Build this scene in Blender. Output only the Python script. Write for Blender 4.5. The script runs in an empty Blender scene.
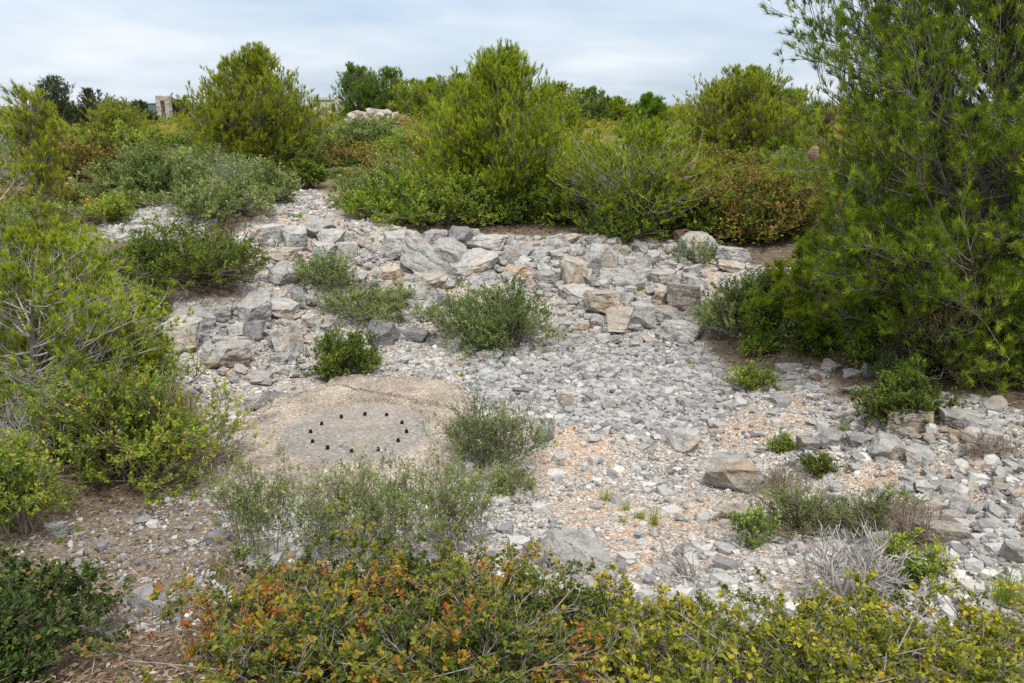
import bpy, bmesh, math, random
import numpy as np
from mathutils import Vector

scene = bpy.context.scene
COL = scene.collection
R = math.radians
PITCH = R(16.5)
F = 796.0
EYE = np.array([0.0, 0.0, 3.5])

# ------------------------------------------------------------------ noise
_rs = np.random.RandomState(7)
_perm = _rs.permutation(256)
_grad = _rs.uniform(-1, 1, (256, 3)); _grad /= np.linalg.norm(_grad, axis=1)[:, None]

def noise3(p):
    p = np.asarray(p, float)
    i = np.floor(p).astype(int); f = p - i
    u = f * f * f * (f * (f * 6 - 15) + 10)
    out = 0
    for dx in (0, 1):
        for dy in (0, 1):
            for dz in (0, 1):
                h = _perm[(i[:, 0] + dx) & 255]
                h = _perm[(h + i[:, 1] + dy) & 255]
                h = _perm[(h + i[:, 2] + dz) & 255]
                d = f - np.array([dx, dy, dz])
                w = (u[:, 0] if dx else 1 - u[:, 0]) * (u[:, 1] if dy else 1 - u[:, 1]) * (u[:, 2] if dz else 1 - u[:, 2])
                out = out + w * np.einsum('ij,ij->i', _grad[h], d)
    return out * 1.6

def fbm(p, octaves=4, gain=0.5):
    p = np.asarray(p, float); a = 1.0; s = 0
    for o in range(octaves):
        s = s + a * noise3(p * 2 ** o + 17.3 * o); a *= gain
    return s

def fbm2(x, y, sc, octaves=4, seed=0.0):
    x = np.asarray(x, float).ravel(); y = np.asarray(y, float).ravel()
    return fbm(np.stack([x * sc, y * sc, np.full_like(x, seed + .37)], 1), octaves)

def sstep(a, b, x):
    t = np.clip((x - a) / (b - a), 0, 1)
    return t * t * (3 - 2 * t)

# ------------------------------------------------------------------ terrain
PY = np.array([-4000, -20, 0, 1.5, 2.6, 3.6, 5.2, 6.5, 11.9, 12.35, 13.4, 14.6, 15.7, 18, 21, 27, 35, 60, 100, 300, 5000.])
PZ = np.array([1.9, 1.9, 1.85, 1.72, 1.28, .80, .24, .0, .02, .27, .50, .82, 1.08, 1.14, 1.3, 1.5, 1.9, 2.45, 2.6, 2.5, 2.0])

def H0(x, y):
    x = np.asarray(x, float); y = np.asarray(y, float)
    z = 0
    for k, w in ((-.45, .25), (0, .5), (.45, .25)):
        z = z + w * np.interp(y + k, PY, PZ)
    env = sstep(2.0, 4.0, y) * (1 - sstep(11.5, 16, y))
    z = z + env * .55 * sstep(1.7, 5.2, x) + env * .42 * sstep(2.6, 5.0, -x)
    z = z - .75 * sstep(7, 20, -x) * sstep(28, 50, y) * (1 - sstep(140, 400, y))
    env2 = sstep(10, 13, y) * (1 - sstep(16, 22, y))
    z = z + env2 * .30 * sstep(3.0, 6.0, -x)
    return z

def Hn(x, y):
    x = np.asarray(x, float); y = np.asarray(y, float)
    shp = x.shape
    n = fbm2(x, y, .35, 3, 3.0) * .10 + fbm2(x, y, 1.6, 3, 9.0) * .035
    n = n.reshape(shp) * (1 - .75 * sstep(30, 80, y))
    sx, sy = SLAB_C
    m = 1 - np.exp(-(((x - sx) / 1.5) ** 2 + ((y - sy) / 1.2) ** 2) ** 2)
    return H0(x, y) + n * (.25 + .75 * m)

SLAB_C = (-1.67, 8.1)

def ray(px, py):
    a = np.array([(px - 512) / F, 1.0, (341.5 - py) / F])
    c, s = math.cos(PITCH), math.sin(PITCH)
    return np.array([a[0], a[1] * c + a[2] * s, -a[1] * s + a[2] * c])

def G(px, py):
    """where the sight line of a spot in the photograph meets the ground"""
    d = ray(px, py)
    t = 1.5 * 1.012 ** np.arange(420)
    P = EYE + t[:, None] * d
    gap = P[:, 2] - H0(P[:, 0], P[:, 1]); n = 0.0; t1 = 120.0
    for _ in range(4):
        k = int(np.argmax(gap < n))
        if k == 0: break
        g0, g1 = gap[k - 1] - n, gap[k] - n
        t1 = t[k - 1] + (t[k] - t[k - 1]) * g0 / (g0 - g1)
        q = EYE + t1 * d
        n = float(Hn(q[0:1], q[1:2])[0] - H0(q[0:1], q[1:2])[0])
    q = EYE + t1 * d
    return np.array([q[0], q[1], float(Hn(q[0:1], q[1:2])[0])]), t1      # t1 = depth along the view axis

def hz(x, y):
    return float(Hn(np.array([x]), np.array([y]))[0])

def in_poly(x, y, poly):
    poly = np.asarray(poly); inside = np.zeros(x.shape, bool)
    j = len(poly) - 1
    for i in range(len(poly)):
        xi, yi = poly[i][:2]; xj, yj = poly[j][:2]
        c = ((yi > y) != (yj > y)) & (x < (xj - xi) * (y - yi) / (yj - yi + 1e-12) + xi)
        inside ^= c; j = i
    return inside

# ------------------------------------------------------------------ materials
def new_mat(name):
    m = bpy.data.materials.new(name); m.use_nodes = True
    nt = m.node_tree; nt.nodes.clear()
    return m, nt.nodes, nt.links

def ramp(N, stops, interp='LINEAR'):
    r = N.new('ShaderNodeValToRGB'); cr = r.color_ramp; cr.interpolation = interp
    while len(cr.elements) < len(stops): cr.elements.new(.5)
    for e, (p, c) in zip(cr.elements, stops):
        e.position = p; e.color = (*c, 1)
    return r

def leaf_mat(name, stops, transl=.34, rough=.6, spec=.12):
    m, N, L = new_mat(name)
    at = N.new('ShaderNodeAttribute'); at.attribute_name = 'tint'
    r = ramp(N, stops); L.new(at.outputs['Fac'], r.inputs[0])
    p = N.new('ShaderNodeBsdfPrincipled'); L.new(r.outputs[0], p.inputs['Base Color'])
    p.inputs['Roughness'].default_value = rough; p.inputs['Specular IOR Level'].default_value = spec
    t = N.new('ShaderNodeBsdfTranslucent')
    g = N.new('ShaderNodeMixRGB'); g.blend_type = 'MULTIPLY'; g.inputs[0].default_value = 1
    g.inputs[2].default_value = (1.15, 1.2, .6, 1)
    L.new(r.outputs[0], g.inputs[1]); L.new(g.outputs[0], t.inputs[0])
    mx = N.new('ShaderNodeMixShader'); mx.inputs[0].default_value = transl
    L.new(p.outputs[0], mx.inputs[1]); L.new(t.outputs[0], mx.inputs[2])
    o = N.new('ShaderNodeOutputMaterial'); L.new(mx.outputs[0], o.inputs[0])
    return m

def bark_mat(name, c1, c2, sc=30):
    m, N, L = new_mat(name)
    tc = N.new('ShaderNodeTexCoord')
    mp = N.new('ShaderNodeMapping'); mp.inputs['Scale'].default_value = (1, 1, .35)
    L.new(tc.outputs['Object'], mp.inputs[0])
    n = N.new('ShaderNodeTexNoise'); n.inputs['Scale'].default_value = sc; n.inputs['Detail'].default_value = 4
    L.new(mp.outputs[0], n.inputs['Vector'])
    r = ramp(N, [(.3, c1), (.7, c2)]); L.new(n.outputs['Fac'], r.inputs[0])
    p = N.new('ShaderNodeBsdfPrincipled'); p.inputs['Roughness'].default_value = .9
    p.inputs['Specular IOR Level'].default_value = .1
    L.new(r.outputs[0], p.inputs['Base Color'])
    b = N.new('ShaderNodeBump'); b.inputs['Strength'].default_value = .6; b.inputs['Distance'].default_value = .01
    L.new(n.outputs['Fac'], b.inputs['Height']); L.new(b.outputs[0], p.inputs['Normal'])
    o = N.new('ShaderNodeOutputMaterial'); L.new(p.outputs[0], o.inputs[0])
    return m

M = {}
M['sage'] = leaf_mat('sage_leaves', [(0, (0.0808, 0.118, 0.035)), (.45, (0.192, 0.256, 0.0875)), (.8, (0.308, 0.371, 0.135)), (1, (0.461, 0.493, 0.223))])
M['green'] = leaf_mat('green_leaves', [(0, (0.0476, 0.0753, 0.0129)), (.45, (0.119, 0.176, 0.0284)), (.8, (0.206, 0.276, 0.0451)), (1, (0.345, 0.384, 0.0772))])
M['bright'] = leaf_mat('bright_leaves', [(0, (0.079, 0.128, 0.0193)), (.4, (0.193, 0.282, 0.0355)), (.75, (0.333, 0.427, 0.0563)), (.93, (0.473, 0.478, 0.0805)), (1, (0.562, 0.375, 0.0805))])
M['rosemary'] = leaf_mat('rosemary_leaves', [(0, (0.0886, 0.145, 0.0392)), (.5, (0.216, 0.316, 0.0882)), (.85, (0.38, 0.485, 0.138)), (1, (0.6, 0.6, 0.256))])
M['oakred'] = leaf_mat('rusty_oak_leaves', [(0, (0.0551, 0.0877, 0.0135)), (.3, (0.143, 0.187, 0.0279)), (.5, (0.265, 0.257, 0.0336)), (.7, (0.419, 0.247, 0.0313)), (.88, (0.397, 0.14, 0.0336)), (1, (0.243, 0.0818, 0.0336))], .34, .55, .15)
M['oak'] = leaf_mat('oak_leaves', [(0, (0.0891, 0.119, 0.0142)), (.4, (0.224, 0.254, 0.0238)), (.7, (0.445, 0.403, 0.0416)), (.87, (0.6, 0.472, 0.0475)), (.94, (0.6, 0.286, 0.0475)), (1, (0.6, 0.472, 0.19))], .34, .55, .15)
M['oakdark'] = leaf_mat('dark_oak_leaves', [(0, (0.0216, 0.0432, 0.0108)), (.5, (0.054, 0.0972, 0.0194)), (.85, (0.108, 0.173, 0.0378)), (1, (0.216, 0.13, 0.0432))], .25, .5, .2)
M['brown'] = leaf_mat('brown_scrub_leaves', [(0, (0.08, 0.0845, 0.0194)), (.35, (0.173, 0.169, 0.0363)), (.7, (0.306, 0.225, 0.0604)), (1, (0.454, 0.268, 0.0905))])
M['pine'] = leaf_mat('pine_needles', [(0, (0.0924, 0.143, 0.0124)), (.45, (0.263, 0.346, 0.0218)), (.8, (0.495, 0.537, 0.0374)), (.95, (0.6, 0.6, 0.0701)), (.97, (0.6, 0.478, 0.0935)), (1, (0.6, 0.6, 0.139))], .27)
M['pinedark'] = leaf_mat('dark_pine_needles', [(0, (0.0568, 0.106, 0.0167)), (.45, (0.142, 0.24, 0.03)), (.8, (0.254, 0.38, 0.0433)), (.95, (0.426, 0.478, 0.0748)), (.97, (0.6, 0.478, 0.0999)), (1, (0.6, 0.6, 0.149))], .25)
M['pinebig'] = leaf_mat('deep_green_pine_needles', [(0, (0.0599, 0.112, 0.0104)), (.45, (0.169, 0.262, 0.0208)), (.8, (0.379, 0.451, 0.0374)), (.95, (0.57, 0.595, 0.0624)), (.97, (0.57, 0.487, 0.0832)), (1, (0.57, 0.595, 0.125))], .27)
M['pinegold'] = leaf_mat('golden_pine_needles', [(0, (0.0992, 0.145, 0.0155)), (.45, (0.278, 0.329, 0.0247)), (.8, (0.457, 0.484, 0.0433)), (.95, (0.584, 0.58, 0.0697)), (.97, (0.584, 0.388, 0.0926)), (1, (0.584, 0.522, 0.139))], .3)
M['farleaf'] = leaf_mat('distant_scrub_leaves', [(0, (0.0567, 0.085, 0.0188)), (.3, (0.142, 0.178, 0.0366)), (.55, (0.241, 0.269, 0.0522)), (.75, (0.311, 0.269, 0.0575)), (1, (0.411, 0.255, 0.0731))])
M['greydark'] = leaf_mat('dark_grey_green_leaves', [(0, (0.0288, 0.0504, 0.0169)), (.5, (0.0648, 0.101, 0.0315)), (1, (0.158, 0.187, 0.0726))], .2)
M['bark'] = bark_mat('grey_bark', (.10, .085, .07), (.30, .27, .24))
M['greytwig'] = bark_mat('grey_twig', (.15, .135, .12), (.36, .335, .31), 40)
M['bleached'] = bark_mat('silvery_wood', (.27, .255, .24), (.56, .54, .51), 14)
M['deadwood'] = bark_mat('bleached_wood', (.24, .22, .20), (.52, .49, .46), 14)
M['twig'] = bark_mat('brown_twig', (.09, .07, .05), (.22, .17, .13), 20)
M['drystem'] = bark_mat('dry_brown_stem', (.16, .12, .09), (.34, .28, .23), 14)
M['conescale'] = bark_mat('pine_cone_scales', (.05, .025, .02), (.17, .09, .06), 60)
M['conegrey'] = bark_mat('weathered_cone_scales', (.22, .15, .10), (.42, .30, .22), 60)
M['rust'] = bark_mat('rusted_iron', (.006, .005, .005), (.035, .022, .016), 60)

def rock_mat():
    m, N, L = new_mat('limestone')
    tc = N.new('ShaderNodeTexCoord'); oi = N.new('ShaderNodeObjectInfo')
    geo = N.new('ShaderNodeNewGeometry')
    def noi(sc, det, ro=.6):
        n = N.new('ShaderNodeTexNoise'); n.inputs['Scale'].default_value = sc
        n.inputs['Detail'].default_value = det; n.inputs['Roughness'].default_value = ro
        L.new(geo.outputs['Position'], n.inputs['Vector']); return n
    a = noi(7, 9, .68); b = noi(38, 8, .75); c = noi(2.3, 4); pit = noi(150, 4, .7)
    r = ramp(N, [(.28, (.20, .198, .194)), (.42, (.36, .355, .345)), (.58, (.50, .49, .47)), (.75, (.64, .625, .59))])
    L.new(a.outputs['Fac'], r.inputs[0])
    sp = ramp(N, [(.33, (.45, .45, .47)), (.46, (1, 1, 1)), (.62, (1, 1, 1)), (.72, (1.25, 1.22, 1.15))])
    L.new(b.outputs['Fac'], sp.inputs[0])
    mu = N.new('ShaderNodeMixRGB'); mu.blend_type = 'MULTIPLY'; mu.inputs[0].default_value = .75
    L.new(r.outputs[0], mu.inputs[1]); L.new(sp.outputs[0], mu.inputs[2])
    oc = ramp(N, [(.55, (1, 1, 1)), (.68, (1.12, .82, .56))]); L.new(c.outputs['Fac'], oc.inputs[0])
    mo = N.new('ShaderNodeMixRGB'); mo.blend_type = 'MULTIPLY'; mo.inputs[0].default_value = .8
    L.new(mu.outputs[0], mo.inputs[1]); L.new(oc.outputs[0], mo.inputs[2])
    mt = N.new('ShaderNodeMixRGB'); mt.blend_type = 'MULTIPLY'; mt.inputs[0].default_value = 1
    L.new(mo.outputs[0], mt.inputs[1]); L.new(oi.outputs['Color'], mt.inputs[2])
    pr = ramp(N, [(.36, (.62, .61, .60)), (.47, (1, 1, 1)), (.66, (1.18, 1.17, 1.15))]); L.new(pit.outputs['Fac'], pr.inputs[0])
    mp_ = N.new('ShaderNodeMixRGB'); mp_.blend_type = 'MULTIPLY'; mp_.inputs[0].default_value = .55
    L.new(mt.outputs[0], mp_.inputs[1]); L.new(pr.outputs[0], mp_.inputs[2]); mt = mp_
    # dark hairline cracks
    v = N.new('ShaderNodeTexVoronoi'); v.feature = 'DISTANCE_TO_EDGE'; v.inputs['Scale'].default_value = 5
    wv = N.new('ShaderNodeMixRGB'); wv.inputs[0].default_value = .22
    L.new(geo.outputs['Position'], wv.inputs[1]); L.new(b.outputs['Color'], wv.inputs[2]); L.new(wv.outputs[0], v.inputs['Vector'])
    cr = ramp(N, [(.0, (.42, .40, .38)), (.022, (1, 1, 1))]); L.new(v.outputs['Distance'], cr.inputs[0])
    mc = N.new('ShaderNodeMixRGB'); mc.blend_type = 'MULTIPLY'; mc.inputs[0].default_value = .7
    L.new(mt.outputs[0], mc.inputs[1]); L.new(cr.outputs[0], mc.inputs[2])
    p = N.new('ShaderNodeBsdfPrincipled'); p.inputs['Roughness'].default_value = .92
    p.inputs['Specular IOR Level'].default_value = .15
    L.new(mc.outputs[0], p.inputs['Base Color'])
    ad = N.new('ShaderNodeMath'); ad.operation = 'MULTIPLY_ADD'; ad.inputs[1].default_value = .5
    L.new(b.outputs['Fac'], ad.inputs[0]); L.new(a.outputs['Fac'], ad.inputs[2])
    bu = N.new('ShaderNodeBump'); bu.inputs['Strength'].default_value = 1.0; bu.inputs['Distance'].default_value = .045
    L.new(ad.outputs[0], bu.inputs['Height']); L.new(bu.outputs[0], p.inputs['Normal'])
    o = N.new('ShaderNodeOutputMaterial'); L.new(p.outputs[0], o.inputs[0])
    return m
M['rock'] = rock_mat()

def gravel_mat():
    m, N, L = new_mat('limestone_gravel')
    at = N.new('ShaderNodeAttribute'); at.attribute_name = 'tint'
    r = ramp(N, [(0, (.20, .20, .205)), (.25, (.33, .33, .33)), (.55, (.48, .47, .45)), (.8, (.62, .605, .575)), (.9, (.60, .50, .39)), (.965, (.50, .36, .23)), (1, (.42, .24, .13))])
    L.new(at.outputs['Fac'], r.inputs[0])
    geo = N.new('ShaderNodeNewGeometry')
    n = N.new('ShaderNodeTexNoise'); n.inputs['Scale'].default_value = 55; n.inputs['Detail'].default_value = 4
    L.new(geo.outputs['Position'], n.inputs['Vector'])
    s = ramp(N, [(.3, (.72, .72, .72)), (.7, (1.15, 1.15, 1.14))]); L.new(n.outputs['Fac'], s.inputs[0])
    mu = N.new('ShaderNodeMixRGB'); mu.blend_type = 'MULTIPLY'; mu.inputs[0].default_value = 1
    L.new(r.outputs[0], mu.inputs[1]); L.new(s.outputs[0], mu.inputs[2])
    p = N.new('ShaderNodeBsdfPrincipled'); p.inputs['Roughness'].default_value = .95
    p.inputs['Specular IOR Level'].default_value = .1
    L.new(mu.outputs[0], p.inputs['Base Color'])
    o = N.new('ShaderNodeOutputMaterial'); L.new(p.outputs[0], o.inputs[0])
    return m
M['gravel'] = gravel_mat()

def ground_mat():
    m, N, L = new_mat('stony_soil')
    geo = N.new('ShaderNodeNewGeometry')
    at = N.new('ShaderNodeAttribute'); at.attribute_name = 'litter'
    def noi(sc, det=5, ro=.6):
        n = N.new('ShaderNodeTexNoise'); n.inputs['Scale'].default_value = sc
        n.inputs['Detail'].default_value = det; n.inputs['Roughness'].default_value = ro
        L.new(geo.outputs['Position'], n.inputs['Vector']); return n
    def mix(f, a, b, mode='MIX', fac=1):
        x = N.new('ShaderNodeMixRGB'); x.blend_type = mode
        if hasattr(f, 'links'): L.new(f, x.inputs[0])
        else: x.inputs[0].default_value = f
        for s, v in ((1, a), (2, b)):
            if isinstance(v, tuple): x.inputs[s].default_value = (*v, 1)
            else: L.new(v, x.inputs[s])
        return x.outputs[0]
    big = noi(.9, 6, .65); mid = noi(14, 6, .65); fine = noi(120, 3)
    soil = ramp(N, [(.30, (.19, .175, .16)), (.52, (.29, .25, .215)), (.68, (.36, .28, .21)), (.8, (.40, .25, .15))])
    L.new(big.outputs['Fac'], soil.inputs[0])
    ao = N.new('ShaderNodeAttribute'); ao.attribute_name = 'ochre'
    osoil = ramp(N, [(.3, (.35, .215, .125)), (.7, (.52, .365, .24))]); L.new(mid.outputs['Fac'], osoil.inputs[0])
    soilc = mix(ao.outputs['Fac'], soil.outputs[0], osoil.outputs[0])
    sh = ramp(N, [(.3, (.7, .7, .7)), (.7, (1.2, 1.18, 1.15))]); L.new(mid.outputs['Fac'], sh.inputs[0])
    c = mix(.9, soilc, sh.outputs[0], 'MULTIPLY')
    v = N.new('ShaderNodeTexVoronoi'); v.inputs['Scale'].default_value = 55; L.new(geo.outputs['Position'], v.inputs['Vector'])
    sepc = N.new('ShaderNodeSeparateColor'); L.new(v.outputs['Color'], sepc.inputs[0])
    grit = ramp(N, [(0, (.30, .29, .28)), (.5, (.50, .48, .45)), (.9, (.62, .60, .56)), (.955, (.50, .34, .19)), (1, (.42, .2, .09))])
    L.new(sepc.outputs[0], grit.inputs[0])
    gm = ramp(N, [(.45, (0, 0, 0)), (.55, (1, 1, 1))]); L.new(sepc.outputs[1], gm.inputs[0])
    c = mix(gm.outputs[0], c, grit.outputs[0])
    lit = ramp(N, [(.25, (.07, .052, .038)), (.5, (.16, .125, .092)), (.75, (.29, .235, .175))]); L.new(mid.outputs['Fac'], lit.inputs[0])
    # far dry grass between the scrub
    sep = N.new('ShaderNodeSeparateXYZ'); L.new(geo.outputs['Position'], sep.inputs[0])
    mr = N.new('ShaderNodeMapRange'); mr.inputs[1].default_value = 18; mr.inputs[2].default_value = 32
    L.new(sep.outputs['Y'], mr.inputs[0])
    gr = ramp(N, [(.3, (.11, .12, .035)), (.5, (.19, .18, .06)), (.7, (.26, .20, .085))]); L.new(big.outputs['Fac'], gr.inputs[0])
    lg = mix(mr.outputs[0], lit.outputs[0], gr.outputs[0])
    col = mix(at.outputs['Fac'], c, lg)
    p = N.new('ShaderNodeBsdfPrincipled'); p.inputs['Roughness'].default_value = .97
    p.inputs['Specular IOR Level'].default_value = .08
    L.new(col, p.inputs['Base Color'])
    ad = N.new('ShaderNodeMath'); ad.operation = 'MULTIPLY_ADD'; ad.inputs[1].default_value = -.6
    L.new(v.outputs['Distance'], ad.inputs[0]); L.new(mid.outputs['Fac'], ad.inputs[2])
    bu = N.new('ShaderNodeBump'); bu.inputs['Strength'].default_value = .9; bu.inputs['Distance'].default_value = .02
    L.new(ad.outputs[0], bu.inputs['Height']); L.new(bu.outputs[0], p.inputs['Normal'])
    o = N.new('ShaderNodeOutputMaterial'); L.new(p.outputs[0], o.inputs[0])
    return m
M['ground'] = ground_mat()

# ------------------------------------------------------------------ mesh helpers
def mesh_np(name, V, T, mat, tint=None, attr='tint', smooth=False, sharp=None):
    me = bpy.data.meshes.new(name)
    V = np.ascontiguousarray(V, np.float32); T = np.ascontiguousarray(T, np.int32)
    nf, k = T.shape
    me.vertices.add(len(V)); me.vertices.foreach_set('co', V.ravel())
    me.loops.add(nf * k); me.loops.foreach_set('vertex_index', T.ravel())
    me.polygons.add(nf)
    me.polygons.foreach_set('loop_start', np.arange(0, nf * k, k, dtype=np.int32))
    me.update(calc_edges=True)
    me.polygons.foreach_set('use_smooth', np.full(nf, smooth, bool))
    if smooth and sharp: me.set_sharp_from_angle(angle=sharp)
    if tint is not None:
        a = me.attributes.new(attr, 'FLOAT', 'POINT')
        a.data.foreach_set('value', np.ascontiguousarray(tint, np.float32))
    me.materials.append(M[mat] if isinstance(mat, str) else mat)
    me.update()
    return me

def link(name, me, parent=None):
    o = bpy.data.objects.new(name, me); COL.objects.link(o)
    if parent: o.parent = parent
    return o

def thing(name, label, cat, loc, group=None):
    o = bpy.data.objects.new(name, None); COL.objects.link(o)
    o.empty_display_size = .1
    o.location = tuple(float(v) for v in loc)
    return tag(o, label, cat, group)

def tag(o, label, cat, group=None):
    o['label'] = label; o['category'] = cat
    if group: o['group'] = group
    return o

class Soup:
    def __init__(s): s.v = []; s.t = []; s.c = []; s.n = 0
    def add(s, V, T, c=None):
        s.v.append(V); s.t.append(T + s.n); s.n += len(V)
        s.c.append(np.zeros(len(V)) if c is None else c)
    def mesh(s, name, mat, **k):
        return mesh_np(name, np.concatenate(s.v), np.concatenate(s.t), mat, np.concatenate(s.c), **k)

def unit(v):
    return v / (np.linalg.norm(v, axis=-1, keepdims=True) + 1e-9)

def perp(d, rng):
    r = rng.normal(size=d.shape)
    r -= d * np.sum(r * d, -1, keepdims=True)
    return unit(r)

def bez(c, t):
    a, b, d = c; t = t[..., None]
    return (1 - t) ** 2 * a + 2 * t * (1 - t) * b + t * t * d

def bez_tan(c, t):
    a, b, d = c; t = t[..., None]
    return unit(2 * (1 - t) * (b - a) + 2 * t * (d - b))

def curve_tubes(soup, c, r0, r1, steps, k=3):
    n = len(c[0])
    r0 = np.broadcast_to(r0, (n,)); r1 = np.broadcast_to(r1, (n,))
    ts = np.linspace(0, 1, steps + 1)
    P = np.stack([bez(c, np.full(n, t)) for t in ts], 1)          # n, s+1, 3
    D = np.stack([bez_tan(c, np.full(n, t)) for t in ts], 1)
    Rr = r0[:, None] * (1 - ts) + r1[:, None] * ts
    ref = np.where(np.abs(D[..., 2:3]) > .9, np.array([1., 0, 0]), np.array([0., 0, 1.]))
    U = unit(np.cross(D, ref)); W = np.cross(D, U)
    an = np.arange(k) * 2 * math.pi / k
    V = P[:, :, None] + Rr[:, :, None, None] * (U[:, :, None] * np.cos(an)[:, None] + W[:, :, None] * np.sin(an)[:, None])
    idx = np.arange(n * (steps + 1) * k).reshape(n, steps + 1, k)
    a = idx[:, :-1]; b = np.roll(a, -1, 2); d = idx[:, 1:]; e = np.roll(d, -1, 2)
    T = np.concatenate([np.stack([a, b, e], -1).reshape(-1, 3), np.stack([a, e, d], -1).reshape(-1, 3)])
    soup.add(V.reshape(-1, 3), T)

def leaves(soup, P, D, Nrm, ln, wd, tint, rng, shape='diamond'):
    n = len(P)
    D = unit(D); S = unit(np.cross(D, Nrm)); U = np.cross(S, D)
    ln = np.broadcast_to(ln, (n,))[:, None]; wd = np.broadcast_to(wd, (n,))[:, None]
    if shape == 'needle':
        V = np.stack([P - S * wd * .5, P + S * wd * .5, P + D * ln], 1)
        T = np.arange(n * 3).reshape(n, 3); m = 3
    elif shape == 'diamond':
        V = np.stack([P, P + D * ln * .55 + S * wd * .5 + U * wd * .18, P + D * ln, P + D * ln * .55 - S * wd * .5 + U * wd * .18], 1)
        i = np.arange(n)[:, None] * 4
        T = np.concatenate([i + [0, 1, 2], i + [0, 2, 3]]); m = 4
    else:
        b = U * wd * .2
        V = np.stack([P, P + D * ln * .35 + S * wd * .42 + b, P + D * ln * .72 + S * wd * .46 + b, P + D * ln - U * wd * .1,
                      P + D * ln * .72 - S * wd * .46 + b, P + D * ln * .35 - S * wd * .42 + b], 1)
        i = np.arange(n)[:, None] * 6
        T = np.concatenate([i + [0, 1, 2], i + [0, 2, 3], i + [0, 3, 4], i + [0, 4, 5]]); m = 6
    soup.add(V.reshape(-1, 3), T, np.repeat(tint, m))

def grow(c, per, tmin, tmax, length, rng, fwd=.6, rnd=.7, up=.25, bend=.15):
    n = len(c[0]); pi = np.repeat(np.arange(n), per)
    t = rng.uniform(tmin, tmax, len(pi))
    cc = tuple(a[pi] for a in c)
    p = bez(cc, t); tn = bez_tan(cc, t)
    d = unit(tn * fwd + perp(tn, rng) * rnd + np.array([0, 0, up]))
    L = (length[pi] if isinstance(length, np.ndarray) else length) * rng.uniform(.55, 1.25, len(pi)) * (1.15 - .5 * t)
    e = p + d * L[:, None] + np.array([0, 0, 1.]) * (L * bend)[:, None]
    mid = p + d * (L * .5)[:, None] + rng.normal(size=p.shape) * (L * .12)[:, None]
    return (p, mid, e), pi

# ------------------------------------------------------------------ shrubs
SP = {
    # leaf length, width, shape, forward bias, stems, twigs, tint mean/spread
    'sage':     dict(mat='sage', L=.030, W=.0125, shape='diamond', f=.9, stem='bark'),
    'green':    dict(mat='green', L=.030, W=.014, shape='diamond', f=.8, stem='twig'),
    'bright':   dict(mat='bright', L=.034, W=.016, shape='diamond', f=.7, stem='drystem'),
    'rosemary': dict(mat='rosemary', L=.026, W=.008, shape='diamond', f=.9, stem='drystem'),
    'oakred':   dict(mat='oakred', L=.023, W=.014, shape='leaf', f=.4, stem='deadwood'),
    'oak':      dict(mat='oak', L=.024, W=.015, shape='leaf', f=.4, stem='deadwood'),
    'oakdark':  dict(mat='oakdark', L=.030, W=.018, shape='leaf', f=.4, stem='twig'),
    'brown':    dict(mat='brown', L=.032, W=.018, shape='diamond', f=.5, stem='twig'),
    'greydark': dict(mat='greydark', L=.030, W=.010, shape='diamond', f=.8, stem='twig'),
}

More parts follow.
